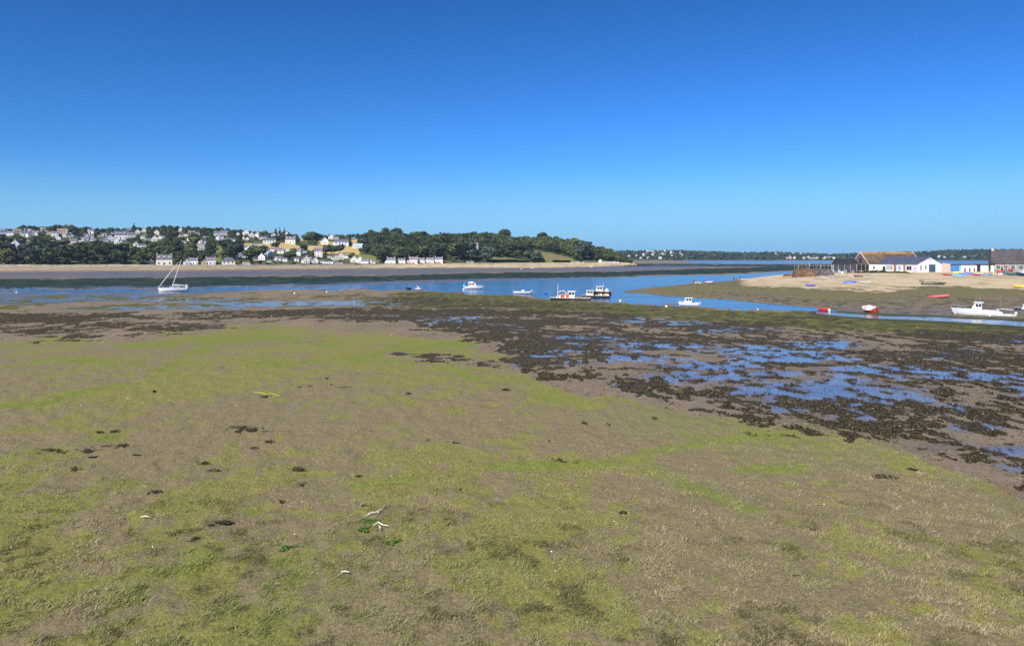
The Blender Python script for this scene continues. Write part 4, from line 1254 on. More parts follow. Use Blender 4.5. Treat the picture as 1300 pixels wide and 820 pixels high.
# ------------------------------------------------------------------ boats
GEL = mat('gelcoat_white', (0.74, 0.74, 0.71), 0.35, 0.04, 1.5, dirt=(0.60, 0.58, 0.52))
GELC = mat('gelcoat_cream', (0.70, 0.66, 0.56), 0.4, 0.05, 1.5)
BLACKH = mat('hull_black', (0.022, 0.022, 0.028), 0.45, 0.2, 2)
NAVY = mat('hull_navy', (0.02, 0.035, 0.10), 0.4, 0.1, 2)
ANTI = mat('antifouling_red', (0.45, 0.04, 0.035), 0.6, 0.15, 2)
ANTIB = mat('antifouling_dark', (0.03, 0.035, 0.05), 0.6, 0.15, 2)
ORANGE = mat('orange_gear', (0.62, 0.13, 0.03), 0.6, 0.1, 3)
REDP = mat('red_paint', (0.55, 0.03, 0.03), 0.45, 0.08, 2)
PINKP = mat('red_tube', (0.70, 0.11, 0.15), 0.5, 0.06, 2)
YEL = mat('yellow_paint', (0.72, 0.50, 0.04), 0.5, 0.05, 2)
BLUEP = mat('blue_paint', (0.03, 0.10, 0.50), 0.45, 0.08, 2)
LBLUE = mat('light_blue_paint', (0.06, 0.30, 0.60), 0.45, 0.08, 2)
PURP = mat('violet_blue_tube', (0.07, 0.07, 0.50), 0.5, 0.08, 2)
TEAL = mat('teal_canvas', (0.02, 0.45, 0.38), 0.7, 0.08, 3)
GREENP = mat('dark_green_paint', (0.03, 0.06, 0.04), 0.5, 0.15, 2)
GREYP = mat('grey_paint', (0.38, 0.40, 0.42), 0.5, 0.1, 2)
LGREEN = mat('pale_green_paint', (0.55, 0.62, 0.55), 0.5, 0.1, 2)
WOODM = mat('varnished_wood', (0.34, 0.18, 0.07), 0.45, 0.2, 3)
OLDW = mat('grey_wood', (0.26, 0.22, 0.18), 0.9, 0.25, 3, bump=0.02)
ALU = mat('aluminium', (0.62, 0.63, 0.65), 0.35, 0.06, 2, metal=0.6)
RUB = mat('rubber_black', (0.02, 0.02, 0.022), 0.7, 0.1, 2)
CANV = mat('sail_canvas', (0.74, 0.70, 0.60), 0.85, 0.06, 3)
DECKM = mat('deck_grey', (0.48, 0.47, 0.44), 0.7, 0.1, 2)
RUST = mat('rusty_steel', (0.20, 0.09, 0.045), 0.8, 0.3, 3)

def hull_parts(parent, L, B, fb, draft, m, band=None, bottom=None, transom=0.85, rake=0.10, sheer=0.25, deck=DECKM, open_=False, box=False):
    """bow to -x. hull shell (topsides + bottom), rub rail and deck"""
    ns = 15; secs = []
    for i in range(ns):
        t = i/(ns-1)                 # 0 bow .. 1 stern
        if box: bw = B/2*(0.72 + 0.28*min(1, t*6)) if t < 0.2 else B/2
        else: bw = B/2*min(1.0, (math.sin(min(t*1.55, 1.0)*math.pi/2))**0.75) * (1 - (1-transom)*max(0, (t-0.6)/0.4)**1.5)
        bw = max(bw, 0.02)
        zt = fb*(1 + sheer*((1-t)**2)*1.4 + 0.06*t)
        zk = -draft*(math.sin(min(t*2.2, 1)*math.pi/2)) if not box else -draft*min(1, t*8)
        xo = -L/2 + t*L
        xt = xo - (rake*L*(1-t)**3); xk = xo + rake*L*0.8*(1-t)**2
        kb = 0.62 if not box else 0.92
        secs.append([(xt, bw, zt), ((xt+xo)/2, bw*0.96, zt*0.45), (xo, bw*kb, 0.0 + zk*0.35), (xk, 0.0, zk)])
    def shell(rows, m_, name, par, thick=None):
        b = MB(); vs = []; fs = []
        nr = len(rows)
        for s in secs:
            pr = [s[k] for k in rows]
            full = pr + [(x, -y, z) for (x, y, z) in reversed(pr) if True]
            vs += full
        n = nr*2
        for i in range(ns-1):
            for k in range(n-1):
                if k == nr-1 and rows[-1] != 3: continue
                fs.append((i*n+k, i*n+k+1, (i+1)*n+k+1, (i+1)*n+k))
        fs.append(tuple(range((ns-1)*n, ns*n)))
        b.add(vs, fs, m_)
        return b.build(name, par, smooth=not box)
    h = shell([0, 1, 2, 3], m, 'hull', parent)
    if bottom:
        me = h.data; me.materials.append(bottom)
        for p in me.polygons:
            if p.center.z < fb*0.12: p.material_index = 1
    # deck
    b = MB(); vs = []; dz = -0.10 if not open_ else -fb*0.72
    for s in secs: vs += [(s[0][0]+0.02, s[0][1]*0.93, s[0][2]+dz), (s[0][0]+0.02, -s[0][1]*0.93, s[0][2]+dz)]
    b.add(vs, [(2*i, 2*i+2, 2*i+3, 2*i+1) for i in range(ns-1)], deck); b.build('deck', parent)
    # rail
    b = MB()
    for sgn in (1, -1):
        b.path([(s[0][0], s[0][1]*sgn, s[0][2]) for s in secs], 0.022*max(1, L/5), band or m, 6)
    b.path([(secs[-1][0][0], y, secs[-1][0][2]) for y in (secs[-1][0][1], 0, -secs[-1][0][1])], 0.022*max(1, L/5), band or m, 6)
    b.build('rub_rail', parent)
    return secs

def thwarts(parent, secs, xs, m=WOODM, fb=0.4):
    for x in xs:
        s = min(secs, key=lambda s: abs(s[0][0]-x)); bw = s[0][1]*0.92
        b = MB(); b.box(x-0.13, x+0.13, -bw, bw, s[0][2]-0.16, s[0][2]-0.12, m); b.build('seat', parent)

def outboard(parent, x, z, cowl=GREYP, s=1.0):
    b = MB(); b.box(x, x+0.42*s, -0.17*s, 0.17*s, z+0.15*s, z+0.62*s, cowl); b.box(x+0.12*s, x+0.30*s, -0.06*s, 0.06*s, z-0.75*s, z+0.15*s, cowl)
    b.box(x-0.1*s, x+0.05*s, -0.1*s, 0.1*s, z-0.1*s, z+0.12*s, RUB)
    for k in range(3):
        a = k*2.09; b.box(x+0.3*s, x+0.34*s, -0.03, 0.03, z-0.68*s, z-0.50*s, RUB, c=(x+.32*s, 0, z-.68*s))
    b.build('outboard_motor', parent)

def cabin(parent, x0, x1, w, z0, h, m=GEL, slope=0.35, roofm=None, vis=True, glass=GLASS):
    """wheelhouse with raked windscreen at the bow side (-x)"""
    b = MB(); r = h*slope
    prof = [(x0, z0), (x1, z0), (x1, z0+h), (x0+r, z0+h), (x0+r*0.12, z0+h*0.42)]
    b.prism(prof, -w/2, w/2, m); c = b.build('cabin', parent)
    t = MB(); t.prism([(x0+r-0.22, z0+h+.003), (x1+0.25, z0+h+.003), (x1+0.25, z0+h+0.10), (x0+r-0.22, z0+h+0.10)], -w/2-0.12, w/2+0.12, roofm or m); t.build('cabin_roof', c)
    L = x1-(x0+r)
    for s in (-1, 1):
        for a, b2 in ((0.06, 0.46), (0.54, 0.92)):
            g = MB(); y0, y1 = sorted((s*(w/2+0.004), s*(w/2+0.03)))
            g.box(x0+r+L*a, x0+r+L*b2, y0, y1, z0+h*0.50, z0+h*0.86, glass); g.build('window', c)
    # windscreen
    g = MB(); n = Vector((-(h*0.58), 0, r*0.88)).normalized()*0.02
    p = [(x0+r*0.25, -w*0.42, z0+h*0.5), (x0+r*0.25, w*0.42, z0+h*0.5), (x0+r*0.88, w*0.42, z0+h*0.92), (x0+r*0.88, -w*0.42, z0+h*0.92)]
    q = [tuple(Vector(v)+n) for v in p]
    g.add(list(p)+q, [(0,1,2,3), (7,6,5,4), (0,4,5,1), (1,5,6,2), (2,6,7,3), (3,7,4,0)], glass); g.build('windscreen', c)
    d = MB(); d.box(x1+0.004, x1+0.03, -0.3, 0.3, z0+0.1, z0+h*0.9, glass); d.build('door', c)
    return c

def rails(parent, secs, i0, i1, h=0.55, m=ALU, r=0.018):
    for s in (1, -1):
        b = MB(); pts = [(secs[i][0][0]+0.05, secs[i][0][1]*0.9*s, secs[i][0][2]) for i in range(i0, i1)]
        b.path([(x, y, z+h) for x, y, z in pts], r, m, 5)
        for p in pts[::2]: b.tube(p, (p[0], p[1], p[2]+h), r, r, m, 5)
        b.build('guard_rail', parent)

def mast(parent, x, z0, z1, r=0.05, m=ALU, tilt=0.0, name='mast'):
    b = MB(); b.tube((x, 0, z0), (x+tilt, 0, z1), r, r*0.7, m, 8); return b.build(name, parent)

def boat(name, label, cat, loc, rz, group=None, roll=0.0, pitch=0.0):
    e = empty(name, label, cat, loc, 0, group)
    e.rotation_euler = (roll, pitch, rz)
    return e
# rz: hull bow is -x ; yaw 0 relative to the sight line = bow to the left of the picture
def wl(px, py, z=0.0):
    x, y = gp(px, py, z); return (x, y, z)

# 1 moored yacht
def yacht():
    p = wl(221, 370.5)
    e = boat('sailing_yacht', 'white sailing yacht with a bare leaning mast lying in the blue channel on the left', 'sailboat', (p[0], p[1], 0.05), -az(221)+R(4), roll=R(-7))
    secs = hull_parts(e, 7.6, 2.5, 0.95, 0.35, GEL, bottom=ANTIB, rake=0.06, sheer=0.15)
    b = MB(); b.prism([(-1.9, 0.85), (1.5, 0.85), (1.4, 1.28), (-1.2, 1.30)], -0.75, 0.75, GEL); c = b.build('coachroof', e)
    for s in (-1, 1):
        g = MB(); y0, y1 = sorted((s*0.753, s*0.78)); g.box(-1.0, 0.9, y0, y1, 1.0, 1.18, GLASS); g.build('window', c)
    b = MB(); b.tube((-0.6, 0, 1.2), (2.0, 0, 9.3), 0.08, 0.055, ALU, 8)
    mo = b.build('mast', e)
    sp = MB(); sp.tube((0.6, -0.8, 5.2), (0.6, 0.8, 5.2), 0.03, 0.03, ALU, 6); sp.build('spreader', mo)
    b = MB(); b.path([(-0.55, 0, 1.75), (1.3, 0, 1.70), (3.1, 0, 1.62)], [0.06, 0.06, 0.05], ALU, 6)
    b.path([(-0.4, 0, 1.95), (1.0, 0, 1.92), (2.9, 0, 1.76)], [0.16, 0.14, 0.08], CANV, 8); b.build('boom', e)
    b = MB(); b.path([(-4.0, 0, 1.35), (-2.2, 0, 3.9), (-0.3, 0, 6.5), (1.35, 0, 8.9)], [0.07, 0.09, 0.065, 0.03], CANV, 7); b.build('furled_sail', e)
    b = MB()
    b.tube((3.7, 0, 1.05), (2.0, 0, 9.2), 0.012, 0.012, ALU, 4)
    for s in (-1, 1): b.tube((-0.4, s*1.2, 1.0), (1.95, 0, 9.1), 0.012, 0.012, ALU, 4)
    b.build('rigging', e)
    rails(e, secs, 0, 4, 0.5); rails(e, secs, 11, 15, 0.5)
    b = MB(); b.box(3.0, 3.5, -0.5, -0.4, 1.0, 1.9, GEL); b.tube((3.3, -0.5, 1.5), (3.3, -0.5, 2.3), 0.03, 0.03, ALU, 6); b.build('stern_gear', e)
yacht()

# 2 white cruiser under way in the channel
def cruiser2():
    p = wl(601, 367)
    e = boat('motor_cruiser', 'white cabin cruiser with a flybridge beside a teal buoy in mid channel', 'motorboat', p, -az(601)+R(176))
    secs = hull_parts(e, 5.4, 2.1, 0.75, 0.25, GEL, bottom=ANTIB)
    cabin(e, -1.1, 1.5, 1.6, 0.75, 1.15, slope=0.5)
    b = MB(); b.box(0.0, 1.4, -0.7, 0.7, 2.01, 2.3, GEL); b.build('flybridge', e)
    rails(e, secs, 0, 5, 0.4)
    outboard(e, 2.75, 0.45)
cruiser2()

# 3 open console boat
def console_boat(px, py, L, yaw, label, hullm=GEL, group=None, person=True, cowl=GREYP, name='console_boat', ab=ANTIB):
    p = wl(px, py)
    e = boat(name, label, 'motorboat', p, -az(px)+R(yaw), group)
    s = L/4.6
    secs = hull_parts(e, L, L*0.38, 0.55*s, 0.2, hullm, bottom=ab, open_=True)
    b = MB(); b.box(-0.3*s, 0.35*s, -0.35*s, 0.35*s, 0.1, 1.15*s, GEL); b.prism([(-0.3*s, 1.15*s), (0.1*s, 1.16*s), (-0.1*s, 1.55*s), (-0.2*s, 1.55*s)], -0.3*s, 0.3*s, GLASS)
    b.build('console', e)
    thwarts(e, secs, [L*0.2], GEL)
    outboard(e, L/2, 0.4*s, cowl, s)
    return e
console_boat(663.5, 373, 4.6, 8, 'small white open boat with centre console moored between the cruiser and the dark barge')

# 5 oyster barge
def barge(px, py, L, B, fb, yaw, label, gear, name='work_barge', hull=BLACKH, cab=None, mastx=None, group=None):
    p = wl(px, py)
    e = boat(name, label, 'barge', p, -az(px)+R(yaw), group)
    secs = hull_parts(e, L, B, fb, 0.25, hull, band=GELC, box=True, deck=DECKM, sheer=0.12)
    if cab:
        x, w_, h, m = cab; cabin(e, x-0.9, x+0.9, w_, fb, h, m, slope=0.2)
    if mastx is not None: mast(e, mastx, fb, fb+3.4, 0.07, GELC, 0.1)
    gear(e, fb)
    b = MB()
    for k in range(4):
        x = -L/2 + L*(0.2+0.2*k)
        b.ell((x, B/2+0.12, fb*0.5), (0.18, 0.12, 0.28), RUB, 8, 6); b.ell((x, -B/2-0.12, fb*0.5), (0.18, 0.12, 0.28), RUB, 8, 6)
    b.build('fender', e)
    return e
def gear_a(e, fb):
    b = MB()
    for k in range(5): b.box(-2.9+0.5*k, -2.5+0.5*k, -0.9+0.15*(k % 3), 0.5, fb, fb+0.7+0.25*(k % 2), ORANGE if k % 2 else GELC, rz=0.2*k)
    b.build('crate', e)
    b = MB(); b.path([(-3.6, 0.4, fb), (-3.0, 0.2, fb+1.5), (-1.9, 0, fb+1.7), (-1.2, 0, fb+0.9)], 0.09, GELC, 6); b.build('crane_arm', e)
    b = MB()
    for k in range(9): b.ell((0.3+0.38*k, 0.3*math.sin(k*2.1), fb+0.16), (0.24, 0.5, 0.17), OLDW if k % 3 else ORANGE, 8, 5)
    b.build('oyster_sack', e)
barge(726, 382, 8.6, 3.0, 0.65, -5, 'long black work barge with a white mast and orange crates at its left end', gear_a, cab=(-0.2, 1.3, 1.55, GEL), mastx=-3.3)
def gear_b(e, fb):
    b = MB()
    for k in range(6): b.box(-0.2+0.5*k, 0.2+0.5*k, -0.8, 0.6, fb, fb+0.22+0.12*(k % 3), [GREYP, YEL, GELC][k % 3], rz=0.1*k)
    b.build('crate', e)
barge(757.5, 378, 6.3, 2.4, 0.55, -4, 'low dark work barge with a pale cabin lying in front of the taller workboat', gear_b, cab=(-1.7, 1.3, 1.2, GELC))
def workboat():
    p = wl(763.5, 374.2)
    e = boat('workboat', 'dark hulled workboat with white wheelhouse and blue flag moored behind the low barge', 'workboat', p, -az(763)+R(3))
    secs = hull_parts(e, 5.2, 2.0, 0.8, 0.25, BLACKH, band=ORANGE)
    cabin(e, -1.5, 0.3, 1.3, 0.85, 1.35, GEL, slope=0.2)
    mast(e, 0.6, 0.8, 3.4, 0.05, GELC)
    b = MB(); b.box(0.62, 1.3, -0.01, 0.01, 3.0, 3.4, BLUEP); b.build('flag', e)
    b = MB(); b.box(0.9, 1.9, -0.5, 0.5, 0.8, 1.3, GEL); b.box(1.2, 1.6, -0.3, 0.3, 1.3, 1.7, GELC); b.build('engine_box', e)
    rails(e, secs, 10, 15, 0.6)
workboat()

# 8 white cabin boat
def cabinboat(px, py, L, yaw, label, top=GEL, hull=GEL, bottom=ANTIB, roll=0, cab_span=(-0.28, 0.12), ch=1.35, aer=(-0.05,), name='cabin_boat', group=None, hull_fb=0.85):
    p = wl(px, py)
    e = boat(name, label, 'motorboat', p, -az(px)+R(yaw), group, roll)
    s = L/5.5
    secs = hull_parts(e, L, L*0.37, hull_fb*s, 0.3*s, hull, bottom=bottom, band=RUB if False else None)
    cabin(e, L*cab_span[0], L*cab_span[1], L*0.25, hull_fb*s, ch*s, top, slope=0.4)
    rails(e, secs, 0, 6, 0.45*s)
    for a in aer: mast(e, L*a, (hull_fb+ch)*s, (hull_fb+ch)*s+1.5*s, 0.02*s, ALU, name='aerial')
    outboard(e, L/2+0.02, hull_fb*s*0.7, GREYP, s)
    return e
cabinboat(875.5, 388.3, 3.95, -6, 'white cabin boat with an aerial moored off the tip of the spit')
cabinboat(1238, 401.2, 7.4*0.8, -4, 'big white motor cruiser with a small wheelhouse moored below the slipway', cab_span=(-0.08, 0.17), ch=1.25, hull_fb=0.9, aer=(0.02, 0.12), name='motor_cruiser')
# 14 small sailing dinghy with cabin
def small_sail():
    p = wl(1272, 402.5)
    e = boat('small_sailboat', 'small white day sailer with wooden boom at the stern of the big cruiser', 'sailboat', p, -az(1272)+R(8))
    secs = hull_parts(e, 3.5, 1.5, 0.5, 0.2, GEL, band=NAVY, bottom=NAVY)
    b = MB(); b.prism([(-1.1, 0.45), (0.1, 0.45), (0.0, 0.85), (-0.8, 0.88)], -0.45, 0.45, GEL); b.build('cabin', e)
    mast(e, -0.15, 0.5, 3.7, 0.035, WOODM)
    b = MB(); b.tube((-0.15, 0, 1.35), (1.6, 0, 1.25), 0.05, 0.04, CANV, 6); b.tube((1.6, 0, 1.25), (1.6, 0, 0.5), 0.025, 0.025, WOODM, 6); b.build('boom', e)
    outboard(e, 1.75, 0.4, GEL, 0.8)
    for x in (0.6,):
        b = MB(); b.box(x-0.12, x+0.12, -0.6, 0.6, 0.45, 0.52, GEL); b.build('seat', e)
small_sail()
cabinboat(1306, 397.5, 3.6, -5, 'dark hulled boat with white cabin cut off by the frame edge beyond the day sailer', hull=NAVY, name='cabin_boat')
# 12 red heeled boat
def red_boat():
    p = wl(1105, 397.5, 0.0)
    e = boat('dayboat', 'red hulled keelboat with white deck heeled over on the mud at the channel edge', 'boat', (p[0], p[1], 0.25), -az(1105)+R(-62), roll=R(26))
    secs = hull_parts(e, 3.4, 1.7, 0.75, 0.55, REDP, band=GEL, bottom=ANTI, deck=GEL)
    b = MB(); b.prism([(-0.9, 0.7), (0.4, 0.7), (0.3, 1.05), (-0.6, 1.08)], -0.5, 0.5, GEL); b.build('cabin', e)
    b = MB(); b.prism([(-0.6, -0.5), (0.5, -0.5), (0.35, -0.85), (-0.4, -0.85)], -0.06, 0.06, BLACKH); b.build('keel', e)
    b = MB(); b.box(1.68, 1.76, -0.04, 0.04, -0.4, 0.9, WOODM); b.build('rudder', e)
red_boat()
# 11 small red yellow boat
def rowboat(name, label, loc, rz, L, hull, inner=WOODM, group=None, upturned=False, roll=0.0, pitch=0.0, cat='rowing boat'):
    e = boat(name, label, cat, loc, rz, group, roll, pitch)
    secs = hull_parts(e, L, L*0.36, 0.42, 0.12, hull, band=inner, open_=True, deck=inner, sheer=0.3)
    thwarts(e, secs, [-L*0.2, L*0.1, L*0.36], inner)
    if upturned:
        e.rotation_euler = (math.pi, pitch, rz); e.location = (loc[0], loc[1], loc[2]+0.5)
    return e
p = wl(1046, 395.3); rowboat('rowing_boat', 'small red rowing boat with orange rail at the channel edge left of the heeled keelboat', (p[0], p[1], 0.12), -az(1046)+R(5), 1.75, REDP, ORANGE)
# 10 dinghy & tender
p = wl(519, 367.6); rowboat('rowing_boat', 'thin black rowing boat on the mud edge of the channel left of the pink tender', (p[0], p[1], 0.1), -az(519), 1.6, BLACKH, BLACKH)
def tender():
    p = wl(531, 368.2)
    e = boat('sail_tender', 'tiny tender with pale pink sail on the channel edge beside the black rowing boat', 'boat', (p[0], p[1], 0.1), -az(531)+R(-20))
    hull_parts(e, 1.9, 0.9, 0.3, 0.1, GELC, open_=True)
    b = MB(); b.tube((-0.3, 0, 0.1), (-0.5, 0, 1.5), 0.03, 0.02, GELC, 6); b.tube((0.7, 0, 0.2), (0.35, 0, 1.1), 0.03, 0.02, GELC, 6); b.build('mast', e)
    b = MB(); b.prism([(-0.35, 0.3), (0.5, 0.3), (-0.3, 1.3)], -0.03, 0.03, mat('pink_canvas', (0.75, 0.42, 0.38), 0.8, 0.1, 3)); b.build('sail', e)
tender()

def on_spit(px, py):
    """ground point on the raised spit seen at this pixel"""
    ds = np.linspace(100, 520, 900); pxs = np.full(900, float(px))
    zz = 0.16 + spit_z(pxs, ds); pp = HY + (H - zz)*F/ds
    k = np.nonzero(pp <= py)[0]; i = k[0] if len(k) else 899
    x, y = xd(px, ds[i]); return (x, y, float(zz[i]))

def inflatable(label, loc, rz, L, m, group=None, roll=0, pitch=0, motor=True, r=0.2, ring=False, name='inflatable_dinghy'):
    e = boat(name, label, 'dinghy', loc, rz, group, roll, pitch)
    B = L*0.42; b = MB()
    pts = [(L/2, -B/2+r, r), (L*0.1, -B/2+r, r), (-L*0.25, -B/2+r*1.1, r*1.1), (-L*0.42, -B*0.22, r*1.5), (-L/2+r, 0, r*1.8), (-L*0.42, B*0.22, r*1.5), (-L*0.25, B/2-r*1.1, r*1.1), (L*0.1, B/2-r, r), (L/2, B/2-r, r)]
    b.path(pts, [r*.7]+[r]*7+[r*.7], m, 10); b.build('tube', e, True)
    b = MB(); b.box(-L*0.36, L*0.42, -B*0.28, B*0.28, 0.05, 0.12, GREYP); b.build('floor', e)
    b = MB(); b.box(L*0.42, L*0.46, -B*0.3, B*0.3, 0.03, 0.42, OLDW); b.build('transom', e)
    b = MB(); b.box(L*0.02, L*0.12, -B*0.4, B*0.4, r*1.3, r*1.3+0.05, GREYP); b.build('seat', e)
    if motor: outboard(e, L*0.46, 0.3, RUB, 0.75)
    return e
p = on_spit(1192, 378); inflatable('red and white inflatable dinghy with a black outboard on the muddy slope above the cruiser', (p[0], p[1], p[2]+0.03), -az(1192)+R(172), 4.4, PINKP, pitch=R(5), r=0.27)
p = on_spit(1029, 363.5); inflatable('violet blue inflatable dinghy alone on the sand in front of the timber pen', (p[0], p[1], p[2]+0.03), -az(1029)+R(10), 2.6, PURP, motor=False, r=0.26)
p = on_spit(1079, 359.5); rowboat('rowing_boat', 'bright blue upturned rowing boat on the sand left of the pale green one', p, -az(1079)+R(6), 3.4, BLUEP, BLUEP, upturned=True)
p = on_spit(1098, 360); rowboat('rowing_boat', 'pale green rowing boat on the sand right of the blue upturned one', (p[0], p[1], p[2]+0.1), -az(1098)+R(170), 3.0, LGREEN, GREYP)
p = on_spit(1184, 361.5); rowboat('rowing_boat', 'long dark green wooden rowing boat tilted on the pale sand', (p[0], p[1], p[2]+0.12), -az(1184)+R(176), 6.0, GREENP, OLDW, roll=R(-12))
p = on_spit(1170, 357.8); 
e = boat('fishing_crate', 'small dark red crate on the sand behind the bow of the long green boat', 'crate', p, -az(1170)+R(10))
b = MB()
for a, bb, c, d in ((-0.6, 0.6, -0.4, -0.36), (-0.6, 0.6, 0.36, 0.4), (-0.6, -0.56, -0.36, 0.36), (0.56, 0.6, -0.36, 0.36)):
    b.box(a, bb, c, d, 0, 0.45, RUST)
b.box(-0.56, 0.56, -0.36, 0.36, 0, 0.05, RUST); b.build('crate_wall', e)
b = MB(); b.path([(-0.7, 0, 0.5), (0, 0, 0.7), (0.7, 0, 0.5)], 0.03, RUB, 5); b.build('handle', e)
p = on_spit(1299, 366); rowboat('rowing_boat', 'bright yellow rowing boat with black bottom cut by the frame on the sand', (p[0], p[1], p[2]+0.15), -az(1299)+R(-12), 4.6, YEL, YEL, roll=R(14))
p = on_spit(1090, 351.5); rowboat('rowing_boat', 'old rusty red rowing boat on debris before the orange ridged house', (p[0], p[1], p[2]+0.1), -az(1090)+R(5), 3.0, RUST, OLDW)
p = on_spit(1110, 351.0); rowboat('rowing_boat', 'small grey rowing boat just right of the rusty red one', (p[0], p[1], p[2]+0.1), -az(1110)+R(12), 2.4, GREYP, GREYP)
# row of dinghies by the sheds
row = [(1203,350.0,3.0,REDP,'dark red dinghy at the left end of the boat park beside the white gable','r'),(1213,349.2,2.6,GREYP,'grey dinghy between the dark red and light blue ones in the boat park','i'),
       (1216,351,4.0,LBLUE,'light blue upturned dinghy in front of the yellow one in the boat park','u'),(1217,346.8,3.6,YEL,'yellow upturned dinghy in front of the blue shed door','u'),
       (1226,348.8,4.6,BLUEP,'deep blue upturned dinghy right of the yellow one in the boat park','u'),(1240,350.2,2.6,REDP,'red and black dinghy in front of the white shed wall','r'),
       (1243.5,348.6,3.0,GEL,'white dinghy with its bow up in front of the shed','r'),(1253,349.4,3.4,LBLUE,'pale blue inflatable beside the white dinghy near the dark gable end','i'),
       (1262,349.4,2.8,GREYP,'grey inflatable in front of the long grey roofed house','i'),(1269,349.2,3.0,GEL,'white inflatable before the long grey roofed house','i')]
for i, (px, py, L, m, lab, t) in enumerate(row):
    q = on_spit(px, py); rz = -az(px) + R([12, -30, 170, 8, 176, 20, -15, 185, 5, 170][i])
    if t == 'i': inflatable(lab, (q[0], q[1], q[2]+0.03), rz, L, m, 'small boats in the boat park by the sheds', motor=False)
    else: rowboat('rowing_boat', lab, (q[0], q[1], q[2]+0.1), rz, L, m, m if m is not REDP else BLACKH, 'small boats in the boat park by the sheds', upturned=(t == 'u'), cat='dinghy')
q = on_spit(1284, 349.6); e = cabinboat(1284, 360, 4.6, 10, 'teal green boat with red cover in front of the long grey roofed house', top=REDP, hull=mat('teal_paint', (0.05, 0.20, 0.20), 0.5, 0.1, 2)); e.location = (q[0], q[1], q[2]+0.35)
q = on_spit(1299, 351); e = cabinboat(1302, 360, 5.5, 10, 'dark blue boat with white rail cut by the frame before the grey roofed house', hull=NAVY); e.location = (q[0]+1, q[1], q[2]+0.35)
# group at the upper shore of the spit
q = on_spit(886, 360.5); rowboat('rowing_boat', 'white rowing boat behind the standing person at the spit edge', (q[0], q[1], q[2]+0.1), -az(886)+R(4), 2.6, GELC, ORANGE)
q = on_spit(900, 359.2); inflatable('pink and blue inflatable at the spit edge right of the white rowing boat', (q[0], q[1], q[2]+0.03), -az(900)+R(170), 3.0, mat('pink_tube', (0.75, 0.45, 0.55), 0.5, 0.05, 2), motor=True, r=0.25)
q = on_spit(943, 356.3); rowboat('rowing_boat', 'pink and white rowing boat beside the dark clothed people on the spit edge', (q[0], q[1], q[2]+0.1), -az(943)+R(3), 3.4, mat('pink_paint', (0.70, 0.40, 0.42), 0.5, 0.05, 2), GEL)
# two far boats on the beach
for px, py, L, lab in ((676, 341.0, 3.6, 'white dinghy on wet mud below the green meadow hedge'), (750.5, 339.6, 3.0, 'white dinghy on wet mud below the headland cabins')):
    x, y = gp(px, py, 0.2); rowboat('rowing_boat', lab, (x, y, 0.25), -az(px)+R(5), L, GEL, GEL)

# ------------------------------------------------------------------ buoys
def buoy(px, py, r, m, label, z=0.0, tall=False, group=None, m2=None, name='mooring_buoy'):
    x, y = gp(px, py, z)
    e = empty(name, label, 'buoy', (x, y, z), 0, group)
    b = MB(); b.ell((0, 0, r*0.55), (r, r, r*0.95), m, 14, 10); b.build('float', e, True)
    b = MB(); b.tube((0, 0, r*1.4), (0, 0, r*1.75), r*0.12, r*0.12, ALU, 6)
    for k in range(8):
        a = k*math.pi/4; a2 = a + math.pi/4
        b.tube((math.cos(a)*r*.2, 0, r*1.85+math.sin(a)*r*.2), (math.cos(a2)*r*.2, 0, r*1.85+math.sin(a2)*r*.2), r*.05, r*.05, ALU, 5)
    b.build('ring', e)
    if m2:
        b = MB(); b.tube((0, 0, r*0.35), (0, 0, r*0.75), r*1.03, r*1.03, m2, 14, False); b.build('stripe', e)
    return e
buoy(588.5, 368.3, 0.30, GEL, 'white ball buoy just left of the white cruiser in mid channel')
def teal_buoy():
    x, y = gp(589.5, 364.5)
    e = empty('channel_buoy', 'teal cone shaped channel buoy left of the white cruiser', 'buoy', (x, y, 0))
    b = MB(); b.ell((0, 0, 0.2), (0.55, 0.55, 0.4), TEAL, 12, 8); b.build('float', e, True)
    b = MB(); b.tube((0, 0, 0.4), (0, 0, 1.5), 0.42, 0.03, TEAL, 10); b.build('cone', e)
teal_buoy()
buoy(693, 373.2, 0.40, BLUEP, 'blue ball buoy in the channel left of the black work barge')
buoy(787.5, 383.3, 0.32, YEL, 'yellow and white ball buoy in the channel right of the workboats', m2=GEL)
buoy(846, 390.2, 0.26, GEL, 'white ball buoy at the channel edge left of the white cabin boat', 0.1)
buoy(962, 393.8, 0.20, YEL, 'small yellowish ball buoy on the green channel edge below the spit', 0.1)
buoy(1052.5, 394.8, 0.30, YEL, 'yellow and white ball buoy beside the red rowing boat', 0.1, m2=GEL)
buoy(1053.0, 396.6, 0.16, GEL, 'small white ball buoy in front of the yellow one by the red rowing boat', 0.1)
buoy(1212, 398.5, 0.30, GEL, 'white ball buoy off the bow of the big white cruiser', 0.05)
buoy(1256.5, 402.3, 0.20, GEL, 'small white ball buoy at the bow of the day sailer', 0.05)
buoy(374, 373.2, 0.25, GEL, 'white ball buoy on the mud bar, left one of two near mid channel', 0.15)
buoy(415, 371.6, 0.25, GEL, 'white ball buoy on the mud bar, right one of two near mid channel', 0.15)
buoy(21, 372.0, 0.25, GEL, 'white ball buoy on the wet mud at the far left of the channel', 0.15)
buoy(662, 342.0, 0.5, GEL, 'pale mooring buoy on the far wet mud below the meadow', 0.15)
buoy(1104, 400.2, 0.12, PINKP, 'small pink fender buoy on the mud below the heeled red boat', 0.15)

